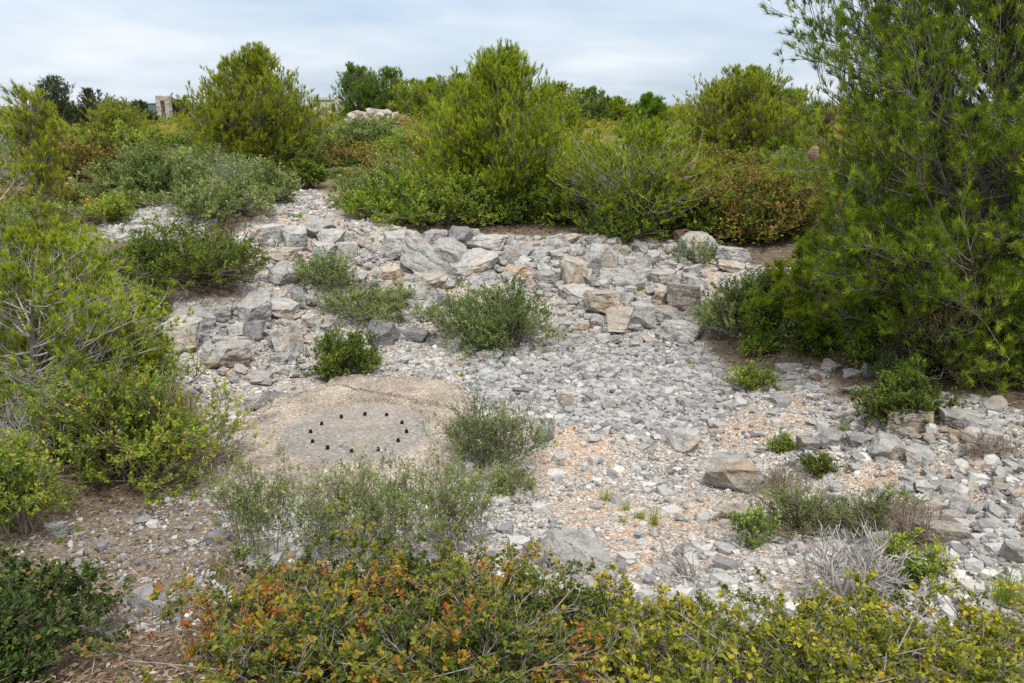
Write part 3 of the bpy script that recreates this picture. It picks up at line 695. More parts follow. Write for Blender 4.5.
RK = [
 (182, 354, 44, 30, 'p', 'big pale flat-topped block at the outer end of the boulders beside the wind-bent pine'),
 (190, 332, 44, 18, 'g', 'low grey slab tucked under the large dark green bush, behind a pale block'),
 (217, 326, 30, 17, 'n', 'grey boulder at the foot of the large dark green bush, nearest its right edge'),
 (226, 373, 50, 28, 'n', 'long grey wedge-shaped boulder rising to a point beside the gravel, lower than its neighbours'),
 (257, 327, 36, 27, 'n', 'broad flat-faced grey boulder leaning back above a small cube of stone'),
 (256, 342, 18, 20, 'd', 'small upright grey cube of stone in front of a broad flat-faced boulder'),
 (238, 336, 16, 12, 'p', 'small pale stone wedged between two boulders below the dark green bush'),
 (260, 387, 25, 13, 'g', 'smooth rounded grey stone lying alone on gravel above the concrete slab'),
 (275, 403, 30, 9, 'd', 'thin dark flat stone lying on the upper left edge of the concrete slab'),
 (257, 411, 20, 16, 'g', 'grey pointed stone leaning against a thin dark flat stone by the slab'),
 (248, 282, 21, 15, 'g', 'squarish grey stone jutting out of the right side of the dark green bush'),
 (284, 286, 32, 17, 'n', 'grey tilted block at the lower edge of the orange soil patch, beside a wispy bush'),
 (282, 264, 32, 13, 'o', 'flat cream slab lying in orange soil above a tilted grey block'),
 (290, 357, 26, 32, 'p', 'tall pale boulder with a smooth sloping face left of the low olive bush'),
 (299, 308, 15, 19, 'g', 'small upright grey tooth of rock below the wispy bush on the ledge'),
 (284, 320, 26, 15, 'p', 'pale flattish stone in front of a small upright tooth of rock'),
 (275, 246, 24, 18, 'p', 'pale boulder with a rounded top at the lip of the gravel path, beside yellow moss'),
 (298, 252, 24, 23, 'n', 'squat grey boulder with a steep front face at the middle of the path lip'),
 (317, 240, 34, 17, 'g', 'long flat grey block lying across the gravel path mouth'),
 (330, 250, 28, 15, 'p', 'pale slanted slab below the long flat block at the path mouth'),
 (254, 242, 15, 15, 'p', 'small white pointed stone by the top of the large dark green bush'),
 (324, 259, 32, 14, 'n', 'broad grey slab just above the wispy bush on the ledge'),
 (346, 258, 20, 13, 'p', 'pale stone right of the wispy bush with orange soil below it'),
 (357, 290, 20, 14, 'g', 'grey stone in the gully of orange soil right of the wispy bush'),
 (383, 347, 28, 24, 'd', 'dark grey block half hidden under the low olive bush'),
 (433, 249, 25, 17, 'g', 'upright grey block at the top of the ledge below the rounded bright bush'),
 (461, 251, 30, 19, 'd', 'dark grey slab leaning on the ledge top left of a cream stone'),
 (488, 252, 36, 14, 'p', 'long pale slab lying level on the ledge below the main pine'),
 (473, 238, 17, 8, 'o', 'cream stone lying flat at the edge of the scrub below the main pine'),
 (418, 278, 56, 32, 'n', 'largest grey slab of the outcrop, tilted steeply beside the orange gully'),
 (440, 272, 42, 28, 'n', 'long narrow slab of the outcrop lying parallel behind the largest one'),
 (456, 272, 30, 28, 'g', 'grey wedge with a rough face in the outcrop, right of two parallel slabs'),
 (478, 278, 42, 20, 'p', 'pale slanting slab running down to the open grey-green bush on the scree'),
 (432, 291, 30, 15, 'o', 'cream block sitting low under the tilted slabs of the outcrop'),
 (420, 304, 32, 15, 'g', 'grey block under a cream block, at the left of the open grey-green bush'),
 (443, 307, 12, 12, 'd', 'small dark split stone touching the open grey-green bush'),
 (400, 262, 36, 22, 'p', 'pale angular boulder at the left end of the outcrop'),
 (392, 285, 22, 15, 'o', 'ochre stained stone in the soil below the left end of the outcrop'),
 (573, 292, 26, 32, 'o', 'upright cream-brown boulder on the ledge, left of a large square block'),
 (599, 276, 32, 28, 'n', 'large squarish grey block with a brown edge standing on the ledge'),
 (620, 288, 38, 16, 'n', 'long grey stone sloping down to the right of the squarish block'),
 (578, 307, 28, 16, 'p', 'pale slab resting below the upright cream-brown boulder'),
 (601, 319, 42, 24, 'o', 'large cream-grey boulder overhanging at the foot of the ledge'),
 (621, 336, 32, 25, 'o', 'rounded cream boulder at the foot of the ledge, sitting on the scree'),
 (626, 310, 16, 15, 'g', 'small bluish stone between two larger boulders at the foot of the ledge'),
 (642, 331, 28, 26, 'n', 'grey slanting block right of the rounded cream boulder'),
 (667, 326, 36, 15, 'g', 'low grey stone between a slanting block and a tall pale block'),
 (684, 319, 34, 30, 'o', 'tall pale block with a cream face right of the ledge wall'),
 (683, 342, 40, 18, 'p', 'broad pale slab lying lowest at the right end of the ledge'),
 (662, 304, 15, 15, 'p', 'small bluish-white square stone left of the tall pale block'),
 (642, 284, 18, 13, 'n', 'small grey stone in the row above the mossy gap in the ledge'),
 (661, 285, 28, 13, 'p', 'flat pale stone level with a mossy gap in the ledge'),
 (696, 264, 42, 24, 'n', 'big pale peaked boulder near the brown scrub, left of its twin'),
 (731, 266, 32, 17, 'n', 'pale flat-topped boulder right of the big peaked one near the brown scrub'),
 (681, 244, 15, 13, 'b', 'brownish lump of rock standing at the shaded foot of the brown scrub'),
 (623, 255, 15, 9, 'o', 'rounded cream stone right of the dark dome-shaped bush'),
 (733, 273, 32, 9, 'p', 'thin pale slab in front of the flat-topped boulder near the brown scrub'),
 (540, 262, 24, 12, 'n', 'grey stone half way along the ledge top above the open bush'),
 (520, 280, 22, 12, 'p', 'pale stone on the slope directly above the open grey-green bush'),
 (545, 287, 22, 14, 'g', 'grey stone on the slope left of the upright cream-brown boulder'),
 (486, 363, 23, 13, 'g', 'grey stone sticking out below the open grey-green bush, right one of two'),
 (455, 354, 15, 16, 'g', 'narrow grey stone below the open grey-green bush, left one of two'),
 (415, 341, 34, 10, 'd', 'low dark ledge stone beside the low olive bush on the scree'),
 (552, 348, 17, 9, 'g', 'small grey stone below the right side of the open grey-green bush'),
 (571, 348, 21, 12, 'g', 'grey wedge of stone at the top of the fine grey scree'),
 (429, 383, 17, 12, 'g', 'lone grey stone just above the back edge of the concrete slab'),
 (566, 409, 17, 18, 'o', 'stone with an ochre top standing on the grey scree'),
 (544, 443, 20, 15, 'd', 'dark brown-grey block beside the thin bush on the slab edge'),
 (524, 396, 22, 8, 'd', 'thin dark slab of stone lying in the scree right of the concrete slab'),
 (602, 409, 26, 7, 'o', 'flat fawn stone lying on the scree right of an ochre-topped one'),
 (908, 439, 48, 25, 'o', 'large buff triangular boulder under the dark green rosemary bush'),
 (884, 462, 30, 22, 'n', 'grey tilted slab in front of a buff triangular boulder'),
 (917, 468, 34, 17, 'n', 'flat grey-buff stone below the buff triangular boulder'),
 (956, 426, 40, 17, 'n', 'flat grey slab right of the dark green rosemary bush'),
 (969, 437, 30, 19, 'g', 'blue-grey tilted block in the row of slabs beyond the rosemary bush'),
 (982, 446, 38, 14, 'p', 'long pale stone lying lowest in the row of slabs by the thicket'),
 (993, 413, 32, 11, 'g', 'long grey stone lying farthest back beside the dark thicket'),
 (994, 431, 24, 9, 'p', 'short pale flat stone at the end of the row of slabs'),
 (868, 377, 16, 15, 'g', 'grey upright stone on dark litter below the large pine'),
 (851, 379, 18, 9, 'p', 'pale low stone on dark litter below the large pine'),
 (861, 394, 28, 7, 'p', 'thin flat stone on dark litter behind the rosemary bush'),
 (828, 372, 13, 11, 'p', 'small pale stone left of the stones on dark litter'),
 (816, 382, 9, 7, 'b', 'small brown round stone near the foot of the large pine'),
 (782, 347, 22, 16, 'g', 'grey stone at the edge of the pine branches above a bright green sprout'),
 (787, 374, 22, 11, 'p', 'pale stone right of the small bright green bush'),
 (786, 392, 20, 10, 'g', 'grey stone below the pale one right of the small bright green bush'),
 (781, 406, 18, 10, 'g', 'grey flat stone on gravel below the small bright green bush'),
 (732, 492, 52, 36, 'n', 'big rough pitted boulder with dry stalks, half buried in gravel'),
 (741, 524, 44, 21, 'o', 'buff boulder with a dark hollow under one end'),
 (686, 453, 27, 21, 'p', 'smooth whitish rock in the middle of the gravel'),
 (936, 549, 46, 36, 'o', 'large buff flat-faced boulder beyond the brown sprawling shrub'),
 (957, 516, 21, 21, 'g', 'blue-grey stone standing behind the large buff flat-faced boulder'),
 (936, 512, 22, 11, 'p', 'pale stone left of a blue-grey standing stone'),
 (930, 495, 26, 12, 'p', 'pale flat stone on orange soil below the row of slabs'),
 (985, 535, 26, 17, 'g', 'grey rounded stone among dry twigs near the frame edge'),
 (1016, 566, 26, 27, 'p', 'large pale boulder cut by the right frame edge'),
 (805, 454, 20, 17, 'g', 'grey stone on gravel right of the little yellow-green tuft'),
 (827, 451, 24, 17, 'g', 'slanting grey stone between the yellow-green tuft and the rosemary bush'),
 (858, 448, 22, 12, 'g', 'grey stone touching the low side of the rosemary bush'),
 (683, 556, 24, 10, 'd', 'dark low stone on gravel above the green oak scrub'),
 (865, 560, 24, 15, 'n', 'grey stone in the shade of the brown sprawling shrub'),
 (578, 584, 70, 56, 'n', 'very large grey boulder with a pale top behind the rusty oak scrub'),
 (536, 566, 26, 22, 'g', 'blue-grey stone leaning on the left of the very large boulder'),
 (234, 524, 30, 13, 'n', 'pale stone at the lower left edge of the concrete slab'),
 (219, 545, 24, 17, 'd', 'dark grey stone beside the rosemary stems below the slab'),
 (150, 612, 38, 27, 'g', 'angular grey rock on the earth bank in front of the oak scrub'),
 (57, 540, 20, 19, 'n', 'pale slab on the earth bank under the bright green bush'),
 (292, 514, 26, 17, 'p', 'white stone showing through the rosemary stems'),
 (115, 640, 22, 12, 'd', 'dark flat stone low on the earth bank'),
 (975, 470, 22, 10, 'n', 'flat stone among dry twigs below the row of slabs'),
 (760, 350, 14, 8, 'p', 'small pale stone at the right end of the grey scree'),
 (150, 236, 30, 10, 'p', 'pale slab in the stony clearing behind the wind-bent pine'),
 (142, 228, 24, 8, 'p', 'small whitish slab topmost in the stony clearing behind the wind-bent pine'),
]
for r in RK:
    rock(*r, tilt=(28 if 'tilted steeply' in r[5] or 'parallel' in r[5] else (-18 if 'slanting slab' in r[5] else 0)))

# the smaller blocks of the ledge: nothing tells them apart
def scatter_px(poly, n, seed, avoid=0.0):
    rng = np.random.RandomState(seed); poly = np.array(poly, float); out = []
    lo, hi = poly.min(0), poly.max(0); tries = 0
    while len(out) < n and tries < n * 60:
        tries += 1
        p = rng.uniform(lo, hi)
        if not in_poly(np.array([p[0]]), np.array([p[1]]), poly)[0]: continue
        if avoid:
            q = G(*p)[0]
            if any((q[0] - a) ** 2 + (q[1] - b) ** 2 < (c * avoid) ** 2 for a, b, c in PLACED): continue
        out.append(p)
    return out

def rubble(poly, n, seed, lo, hi, tones, label, group):
    for p in scatter_px(poly, n, seed, .8):
        w = _rr.uniform(lo, hi)
        rock(p[0], p[1], w, w * _rr.uniform(.45, .75), _rr.choice(list(tones)), label, tilt=_rr.normal() * 14, group=group)

rubble([(480, 244), (570, 240), (680, 252), (700, 290), (690, 335), (600, 345), (560, 335), (560, 300), (480, 285)], 72, 3, 9, 19, 'gggnnnpo',
       'small broken limestone block in the tumbled ledge wall among larger boulders', 'small blocks in the ledge wall')
rubble([(380, 240), (480, 240), (480, 300), (400, 330), (370, 300)], 30, 4, 9, 17, 'ggnnp',
       'small broken limestone block around the tilted slabs of the outcrop', 'small blocks around the outcrop')
rubble([(240, 300), (330, 305), (330, 345), (300, 375), (240, 380), (215, 350)], 24, 5, 8, 16, 'ggnp',
       'small grey stone among the boulders below the large dark green bush', 'small stones below the dark green bush')
rubble([(255, 215), (350, 225), (390, 245), (380, 262), (262, 252)], 18, 6, 7, 14, 'nppo',
       'small pale stone at the lip of the gravel path', 'small stones at the path lip')
rubble([(860, 440), (1020, 420), (1020, 545), (950, 560), (880, 500)], 30, 8, 8, 18, 'nppog',
       'small pale stone on the stony bank beyond the rosemary bush', 'small stones on the stony bank')

def rubble_heap():
    rng = np.random.RandomState(40); lib = [cut_rock(rng, 11 + k % 5, (.8, .4, .25)) for k in range(10)]; s = Soup()
    for poly, n, lo, hi in [([(470, 240), (570, 238), (700, 250), (705, 300), (690, 345), (600, 348), (550, 338), (560, 300), (470, 290)], 330, .07, .20),
                            ([(370, 236), (480, 240), (480, 305), (400, 335), (360, 300)], 150, .06, .17), ([(230, 300), (330, 300), (330, 345), (300, 380), (240, 395), (205, 360)], 110, .05, .14),
                            ([(255, 212), (350, 222), (395, 245), (385, 275), (255, 275)], 120, .05, .15), ([(850, 430), (1023, 410), (1023, 560), (950, 570), (870, 500)], 150, .04, .12),
                            ([(690, 380), (850, 380), (900, 470), (840, 520), (640, 540), (620, 450)], 70, .04, .10)]:
        for p in scatter_px(poly, n, n):
            q = G(*p)[0]; P, T = lib[rng.randint(10)]
            w = rng.uniform(lo, hi); P = (P - [0, 0, .3]) * [w * rng.uniform(.9, 1.5), w, w * rng.uniform(.5, .85)]
            a, b = rng.uniform(0, 6.28), rng.normal(0, .35)
            x, y, z = P.T; y, z = y * math.cos(b) - z * math.sin(b), y * math.sin(b) + z * math.cos(b)
            x, y = x * math.cos(a) - y * math.sin(a), x * math.sin(a) + y * math.cos(a)
            s.add(np.stack([x, y, z], 1) + [q[0], q[1], q[2] + w * rng.uniform(0, .3)], T)
    o = link('rubble', mesh_np('rubble', np.concatenate(s.v), np.concatenate(s.t), 'rock', None, smooth=True, sharp=R(28)))
    o['kind'] = 'stuff'; o['label'] = 'broken limestone rubble packed between the larger rocks of the ledge'; o.color = (.95, .95, .94, 1)
rubble_heap()

# ------------------------------------------------------------------ gravel: one scatter of chips nobody could count
def build_gravel():
    rng = np.random.RandomState(12)
    lib = [rock_shape(rng, 1, 7, 0)[0] for _ in range(14)]
    T1 = ICO[1][1]
    # 42-vertex stones near the viewer, 12-vertex stones further off
    lib0 = []
    bm = bmesh.new(); bmesh.ops.create_icosphere(bm, subdivisions=1, radius=1); bm.free()
    V0, T0 = ICO[1]
    n = 150000
    # denser near the viewer
    y = 3.2 + 20 * rng.uniform(0, 1, n) ** 1.55
    x = rng.uniform(-1, 1, n) * np.minimum(.3 + .72 * y, 8.5)
    m = zone_mask(x, y) & (~in_poly(x, y, SLAB_P) | (rng.uniform(0, 1, n) < .16 * sstep(.5, 1.4, np.hypot((x - SLAB_C[0]) / 1.15, y - SLAB_C[1]))))
    onslab = in_poly(x, y, SLAB_P)
    B = in_poly(x + rng.normal(0, .15, n), y + rng.normal(0, .15, n), ZONE_B)
    patch = fbm2(x, y, .9, 3, 44); och = ochre(x, y)
    C = in_poly(x + rng.normal(0, .1, n), y + rng.normal(0, .1, n), ZONE_C)
    keep = m & (~C | (rng.uniform(0, 1, n) < .55)) & ((rng.uniform(0, 1, n) < np.clip(.66 - patch * .9, .16, 1) * (1 - .6 * och)) | B)
    x, y, B, C, och, onslab = x[keep], y[keep], B[keep], C[keep], och[keep], onslab[keep]
    n = len(x)
    s = np.exp(rng.normal(math.log(.027), .68, n)) * (.62 + .045 * y)
    s = np.where(B, np.exp(rng.normal(math.log(.062), .48, n)), s)
    s = np.where(C, s * .72, s)
    s = np.clip(s, .010, .15)
    s = np.where(onslab, np.minimum(s, .035), s)
    z = Hn(x, y) + .105 * onslab
    ti = np.clip(np.where(B, rng.normal(.30, .15, n), rng.normal(.38, .22, n)), 0, .84)
    ti = np.where(C, ti - .16, ti); oc = rng.uniform(0, 1, n) + .03 * C; ti = np.where((oc > .968 - .07 * och) & (s < .05), rng.uniform(.86, .86 + .14 * np.clip(.5 + och, 0, 1), n), ti)
    W = Soup()
    vi = rng.randint(0, len(lib), n)
    for k in range(len(lib)):
        i = np.flatnonzero(vi == k)
        P = lib[k][None] - np.array([0, 0, .5])
        sc = s[i][:, None] * np.stack([rng.uniform(.8, 1.35, len(i)), rng.uniform(.7, 1.0, len(i)), rng.uniform(.35, .75, len(i))], 1)
        P = P * sc[:, None]
        a = rng.uniform(0, 2 * math.pi, len(i)); tx = rng.normal(0, .28, len(i))
        ca, sa, ct, stt = np.cos(a)[:, None], np.sin(a)[:, None], np.cos(tx)[:, None], np.sin(tx)[:, None]
        X, Y, Z = P[..., 0], P[..., 1], P[..., 2]
        Y, Z = Y * ct - Z * stt, Y * stt + Z * ct
        X, Y = X * ca - Y * sa, X * sa + Y * ca
        zz = z[i] + sc[:, 2] * rng.uniform(.05, .40, len(i))
        V = np.stack([X + x[i][:, None], Y + y[i][:, None], Z + zz[:, None]], -1)
        nv = V.shape[1]
        T = (T1[None] + (np.arange(len(i)) * nv)[:, None, None]).reshape(-1, 3)
        W.add(V.reshape(-1, 3), T, np.repeat(ti[i], nv))
    o = link('gravel', W.mesh('gravel', 'gravel'))
    o['kind'] = 'stuff'; o['label'] = 'loose grey and white limestone gravel covering the hollow and the path'
    print('gravel', n)
build_gravel()

def build_litter():
    rng = np.random.RandomState(31); n = 90000
    y = 2.2 + 19 * rng.uniform(0, 1, n) ** 1.6; x = rng.uniform(-1, 1, n) * np.minimum(.5 + .72 * y, 9)
    zm = zone_mask(x, y); C = in_poly(x, y, ZONE_C)
    keep = ((~zm) | (C & (rng.uniform(0, 1, n) < .6)) | (rng.uniform(0, 1, n) < .08)) & ~in_poly(x, y, SLAB_P)
    x, y = x[keep], y[keep]; n = len(x)
    P = np.stack([x, y, Hn(x, y) + rng.uniform(.0, .035, n)], 1)
    a = rng.uniform(0, 6.28, n); D = unit(np.stack([np.cos(a), np.sin(a), rng.normal(0, .25, n)], 1))
    tw = rng.uniform(0, 1, n) < .3
    ln = np.where(tw, rng.uniform(.05, .16, n), rng.uniform(.018, .04, n)) * (1 + .05 * y); wd = np.where(tw, .006, ln * .5)
    s = Soup(); leaves(s, P, D, unit(rng.normal(size=P.shape) * .5 + [0, 0, 1.]), ln, wd, np.clip(rng.normal(.45, .25, n), 0, 1), rng, 'diamond')
    o = link('leaf_litter', s.mesh('leaf_litter', 'litter')); o['kind'] = 'stuff'; o['label'] = 'dry leaves and broken twigs strewn over the brown soil'
M['litter'] = leaf_mat('dry_leaves', [(0, (.06, .042, .03)), (.35, (.16, .11, .07)), (.7, (.30, .22, .15)), (1, (.48, .42, .35))], .05, .9, .05)
build_litter()

# ------------------------------------------------------------------ concrete slab with the ring of bolts
def slab_mat():
    m, N, L = new_mat('weathered_concrete')
    tc = N.new('ShaderNodeTexCoord')
    def noi(sc, det=5, ro=.6):
        n = N.new('ShaderNodeTexNoise'); n.inputs['Scale'].default_value = sc; n.inputs['Detail'].default_value = det
        n.inputs['Roughness'].default_value = ro; L.new(tc.outputs['Object'], n.inputs['Vector']); return n
    big = noi(2.2, 6, .65); mid = noi(22, 5)
    c1 = ramp(N, [(.3, (.20, .178, .155)), (.5, (.325, .285, .245)), (.7, (.45, .40, .35))]); L.new(big.outputs['Fac'], c1.inputs[0])
    v = N.new('ShaderNodeTexVoronoi'); v.inputs['Scale'].default_value = 62; L.new(tc.outputs['Object'], v.inputs['Vector'])
    sc = N.new('ShaderNodeSeparateColor'); L.new(v.outputs['Color'], sc.inputs[0])
    ag = ramp(N, [(0, (.55, .52, .5)), (.35, (.95, .93, .9)), (.75, (1.15, 1.12, 1.08)), (.95, (1.55, 1.5, 1.42)), (1, (1.25, .95, .7))]); L.new(sc.outputs[0], ag.inputs[0])
    a = N.new('ShaderNodeMixRGB'); a.blend_type = 'MULTIPLY'; a.inputs[0].default_value = .95
    L.new(c1.outputs[0], a.inputs[1]); L.new(ag.outputs[0], a.inputs[2])
    # the grey worn cement where the mount stood: a ring of its own
    at = N.new('ShaderNodeAttribute'); at.attribute_name = 'tint'
    nm = N.new('ShaderNodeMath'); nm.operation = 'MULTIPLY_ADD'; nm.inputs[1].default_value = 1.1; nm.inputs[2].default_value = -.55
    L.new(mid.outputs['Fac'], nm.inputs[0])
    ad = N.new('ShaderNodeMath'); ad.operation = 'ADD'; L.new(at.outputs['Fac'], ad.inputs[0]); L.new(nm.outputs[0], ad.inputs[1])
    rm = ramp(N, [(.25, (0, 0, 0)), (.95, (.85, .85, .85))]); L.new(ad.outputs[0], rm.inputs[0])
    gc = ramp(N, [(.3, (.16, .15, .14)), (.52, (.27, .255, .24)), (.72, (.46, .44, .42))]); L.new(mid.outputs['Fac'], gc.inputs[0])
    b = N.new('ShaderNodeMixRGB'); L.new(rm.outputs[0], b.inputs[0]); L.new(a.outputs[0], b.inputs[1]); L.new(gc.outputs[0], b.inputs[2])
    p = N.new('ShaderNodeBsdfPrincipled'); p.inputs['Roughness'].default_value = .95; p.inputs['Specular IOR Level'].default_value = .1
    L.new(b.outputs[0], p.inputs['Base Color'])
    h = N.new('ShaderNodeMath'); h.operation = 'MULTIPLY_ADD'; h.inputs[1].default_value = -.5
    L.new(v.outputs['Distance'], h.inputs[0]); L.new(mid.outputs['Fac'], h.inputs[2])
    bu = N.new('ShaderNodeBump'); bu.inputs['Strength'].default_value = .8; bu.inputs['Distance'].default_value = .022
    L.new(h.outputs[0], bu.inputs['Height']); L.new(bu.outputs[0], p.inputs['Normal'])
    o = N.new('ShaderNodeOutputMaterial'); L.new(p.outputs[0], o.inputs[0])
    return m
M['slab'] = slab_mat()

def build_slab():
    cx, cy = [float(v) for v in G(359, 441)[0][:2]]
    cz = float(H0(np.array([cx]), np.array([cy]))[0])
    poly = np.array(SLAB_P) - np.array([cx, cy])
    st = .0115
    lo, hi = poly.min(0) - .1, poly.max(0) + .1
    gx = np.arange(lo[0], hi[0], st); gy = np.arange(lo[1], hi[1], st)
    X, Y = np.meshgrid(gx, gy); x, y = X.ravel(), Y.ravel()
    jx = x + fbm2(x, y, 4, 4, 5) * .06; jy = y + fbm2(x, y, 4, 4, 6) * .06
    # signed distance to outline (positive inside)
    d = np.full(x.shape, 9.0)
    for i in range(len(poly)):
        a, b = poly[i], poly[(i + 1) % len(poly)]
        ab = b - a; t = np.clip(((jx - a[0]) * ab[0] + (jy - a[1]) * ab[1]) / (ab @ ab), 0, 1)
        d = np.minimum(d, np.hypot(jx - a[0] - t * ab[0], jy - a[1] - t * ab[1]))
    ins = in_poly(jx, jy, poly); d = np.where(ins, d, -d)
    r = np.hypot(x, y)
    z = .075 + .045 * np.clip(1 - (r / 1.6) ** 2, 0, 1) + fbm2(x, y, 2.2, 4, 8) * .026 + fbm2(x, y, 13, 4, 1) * .009
    z = z - .17 * (1 - sstep(-.02, .10, d)) - .04 * (1 - sstep(0, .4, d))
    # the mount: shallow annular recess, inner disc proud
    z = z - .020 * sstep(.72, .68, r + fbm2(x, y, 6, 2, 3) * .02) + .012 * sstep(.47, .445, r + fbm2(x, y, 6, 2, 4) * .015)
    # cracks
    def crack(pts, w, dep):
        P = np.array([G(*p)[0][:2] for p in pts]) - np.array([cx, cy])
        dd = np.full(x.shape, 9.0)
        wx = x + fbm2(x, y, 9, 3, 11) * .035; wy = y + fbm2(x, y, 9, 3, 12) * .035
        for a, b in zip(P[:-1], P[1:]):
            ab = b - a; t = np.clip(((wx - a[0]) * ab[0] + (wy - a[1]) * ab[1]) / (ab @ ab), 0, 1)
            dd = np.minimum(dd, np.hypot(wx - a[0] - t * ab[0], wy - a[1] - t * ab[1]))
        return -dep * (1 - sstep(w * .55, w, dd)) * (.55 + .45 * sstep(-.3, .2, fbm2(x, y, 3, 2, 15)))
    for pts, w, dep in [
        ([(321, 392), (354, 397), (395, 407), (417, 411), (438, 412), (458, 416), (480, 420)], .036, .08),
        ([(236, 430), (255, 422), (266, 414), (300, 402), (322, 393)], .03, .06),
        ([(300, 417), (335, 411), (362, 409), (392, 411), (412, 414)], .024, .03),
        ([(412, 414), (425, 422), (430, 432)], .024, .035),
        ([(345, 394), (352, 388), (392, 384)], .016, .015),
        ([(240, 470), (262, 455), (285, 447)], .016, .018)]:
        z = z + crack(pts, w, dep)
    # step: the strip behind the main crack lies a little higher
    far = G(417, 411)[0][1] - cy
    z = z + .05 * sstep(far - .02, far + .05, y + .10 * (x))
    keep = d > -.07
    nx, ny = len(gx), len(gy)
    i = (np.arange(ny - 1)[:, None] * nx + np.arange(nx - 1)).ravel()
    q = np.stack([i, i + 1, i + nx + 1, i + nx], 1)
    q = q[keep[q].all(1)]
    used = np.unique(q); mp = np.full(len(x), -1); mp[used] = np.arange(len(used))
    V = np.stack([x, y, z], 1)[used]; q = mp[q]
    grey = sstep(.30, .46, r) * (1 - sstep(.66, .95, r)) * 1.0 + .75 * (1 - sstep(.30, .46, r))
    grey = grey * (.75 + .4 * sstep(-.2, .3, -y * .6 + np.abs(x) * .4))
    # give it thickness: side skirt and underside
    e = np.concatenate([q[:, [0, 1]], q[:, [1, 2]], q[:, [2, 3]], q[:, [3, 0]]])
    key = {}
    for a, b in e: key[(int(a), int(b))] = 1
    bnd = [(a, b) for a, b in key if (b, a) not in key]
    Vb = V.copy(); nV = len(V)
    Vb[:, 2] = -.16
    side = np.array([(b, a, a + nV, b + nV) for a, b in bnd])
    allq = np.concatenate([q, side, q[:, ::-1] + nV])
    t = thing('concrete_platform', 'cracked round concrete platform with a ring of rusty bolts set in stony ground', 'platform', (cx, cy, cz))
    g2 = np.concatenate([grey[used], np.zeros(nV)])
    link('slab', mesh_np('slab', np.concatenate([V, Vb]), allq, 'slab', g2, smooth=True, sharp=R(50)), t)
    # bolts
    bm = bmesh.new()
    def prism(n, r0, r1, z0, z1, rot=0.0):
        a = [bm.verts.new((r0 * math.cos(rot + k * 2 * math.pi / n), r0 * math.sin(rot + k * 2 * math.pi / n), z0)) for k in range(n)]
        b = [bm.verts.new((r1 * math.cos(rot + k * 2 * math.pi / n), r1 * math.sin(rot + k * 2 * math.pi / n), z1)) for k in range(n)]
        for k in range(n): bm.faces.new((a[k], a[(k + 1) % n], b[(k + 1) % n], b[k]))
        bm.faces.new(b); bm.faces.new(a[::-1])
    prism(6, .026, .026, -.02, .018); prism(6, .026, .021, .0185, .024)
    prism(12, .019, .019, .0245, .040); prism(12, .019, .015, .0405, .044)
    for k in range(3): prism(12, .0205, .0205, .0265 + k * .004, .0285 + k * .004)
    bolt = bpy.data.meshes.new('bolt'); bm.to_mesh(bolt); bm.free(); bolt.materials.append(M['rust'])
    zf = lambda bx, by: float(z[np.argmin((x - bx) ** 2 + (y - by) ** 2)])
    for (zx, zy) in [(334, 286), (374, 251), (446, 226), (531, 215), (611, 223), (666, 246), (683, 280), (653, 318), (580, 347), (484, 359), (396, 350), (341, 322)]:
        g = G(220 + zx / 3.657, 360 + zy / 3.657 + 3)[0]
        bx, by = g[0] - cx, g[1] - cy
        o = link('bolt', bolt, t); o.scale = (.8, .8, .85); o.location = (bx, by, zf(bx, by)); o.rotation_euler = (random.Random(zx).uniform(-.12, .12), random.Random(zy).uniform(-.12, .12), zx)
build_slab()

# ------------------------------------------------------------------ pines
PINEG = 'young Aleppo pines around the hollow'
# the large pine standing at the right
q, d = G(945, 392)
px_, py_ = q[0] + .5, q[1] + 1.0
tA = pine(0, 0, 0, 0, 'large dense pine filling the upper right of the view, with cones and orange buds',
          world=(px_, py_, hz(px_, py_), 4.0, 6.2, .0112), mat='pinebig', nb=250, shoots=25000, npn=38, buds=.09, dead=.12, base_h=.03, profile='dome', elev=(2, 50), needle=.085, k2=11, trunk_r=.085)
pine(812, 352, 120, 120, 'low young pine pushing out bright branches from the left foot of the large one', mat='pine', nb=60, shoots=3600, npn=40, buds=.06, dead=.18, base_h=.04, profile='dome', elev=(0, 40), needle=.08)
def cone_mesh(open_):
    rng = np.random.RandomState(3 + open_); s = Soup(); P = []; D = []; n = 90
    for k in range(n):
        f = k / n; a = k * 2.39996; rr = .026 * math.sin(math.pi * (.12 + .82 * f)) ** .8
        P.append((rr * .55 * math.cos(a), rr * .55 * math.sin(a), .085 * (1 - f))); D.append((math.cos(a) * (1 if open_ else .5), math.sin(a) * (1 if open_ else .5), -.9))
    P = np.array(P); D = np.array(D)
    leaves(s, P, D, np.tile([0, 0, 1.], (n, 1)) + D * [1, 1, 0], .022, .020, np.zeros(n), rng, 'leaf')
    V, T = ICO[2]
    s.add(V * np.array([.013, .013, .040]) + np.array([0, 0, .043]), T)
    return s.mesh('pine_cone', 'conegrey' if open_ else 'conescale')
def hang_cone(tree, px, py, dd, open_, lab, sc):
    q = EYE + ray(px, py) * dd
    o = link('pine_cone', cone_mesh(open_), tree); o['label'] = lab
    o.location = Vector(q) - tree.location; o.rotation_euler = (.2, .3, 0); o.scale = (sc,) * 3
    st = Soup(); qq = np.array(o.location[:]); 
    return o
hang_cone(tA, 827, 122, 7.6, 0, 'dark purple closed pine cone', 1.1)
hang_cone(tA, 811, 158, 7.4, 1, 'pale brown open pine cone', 1.4)
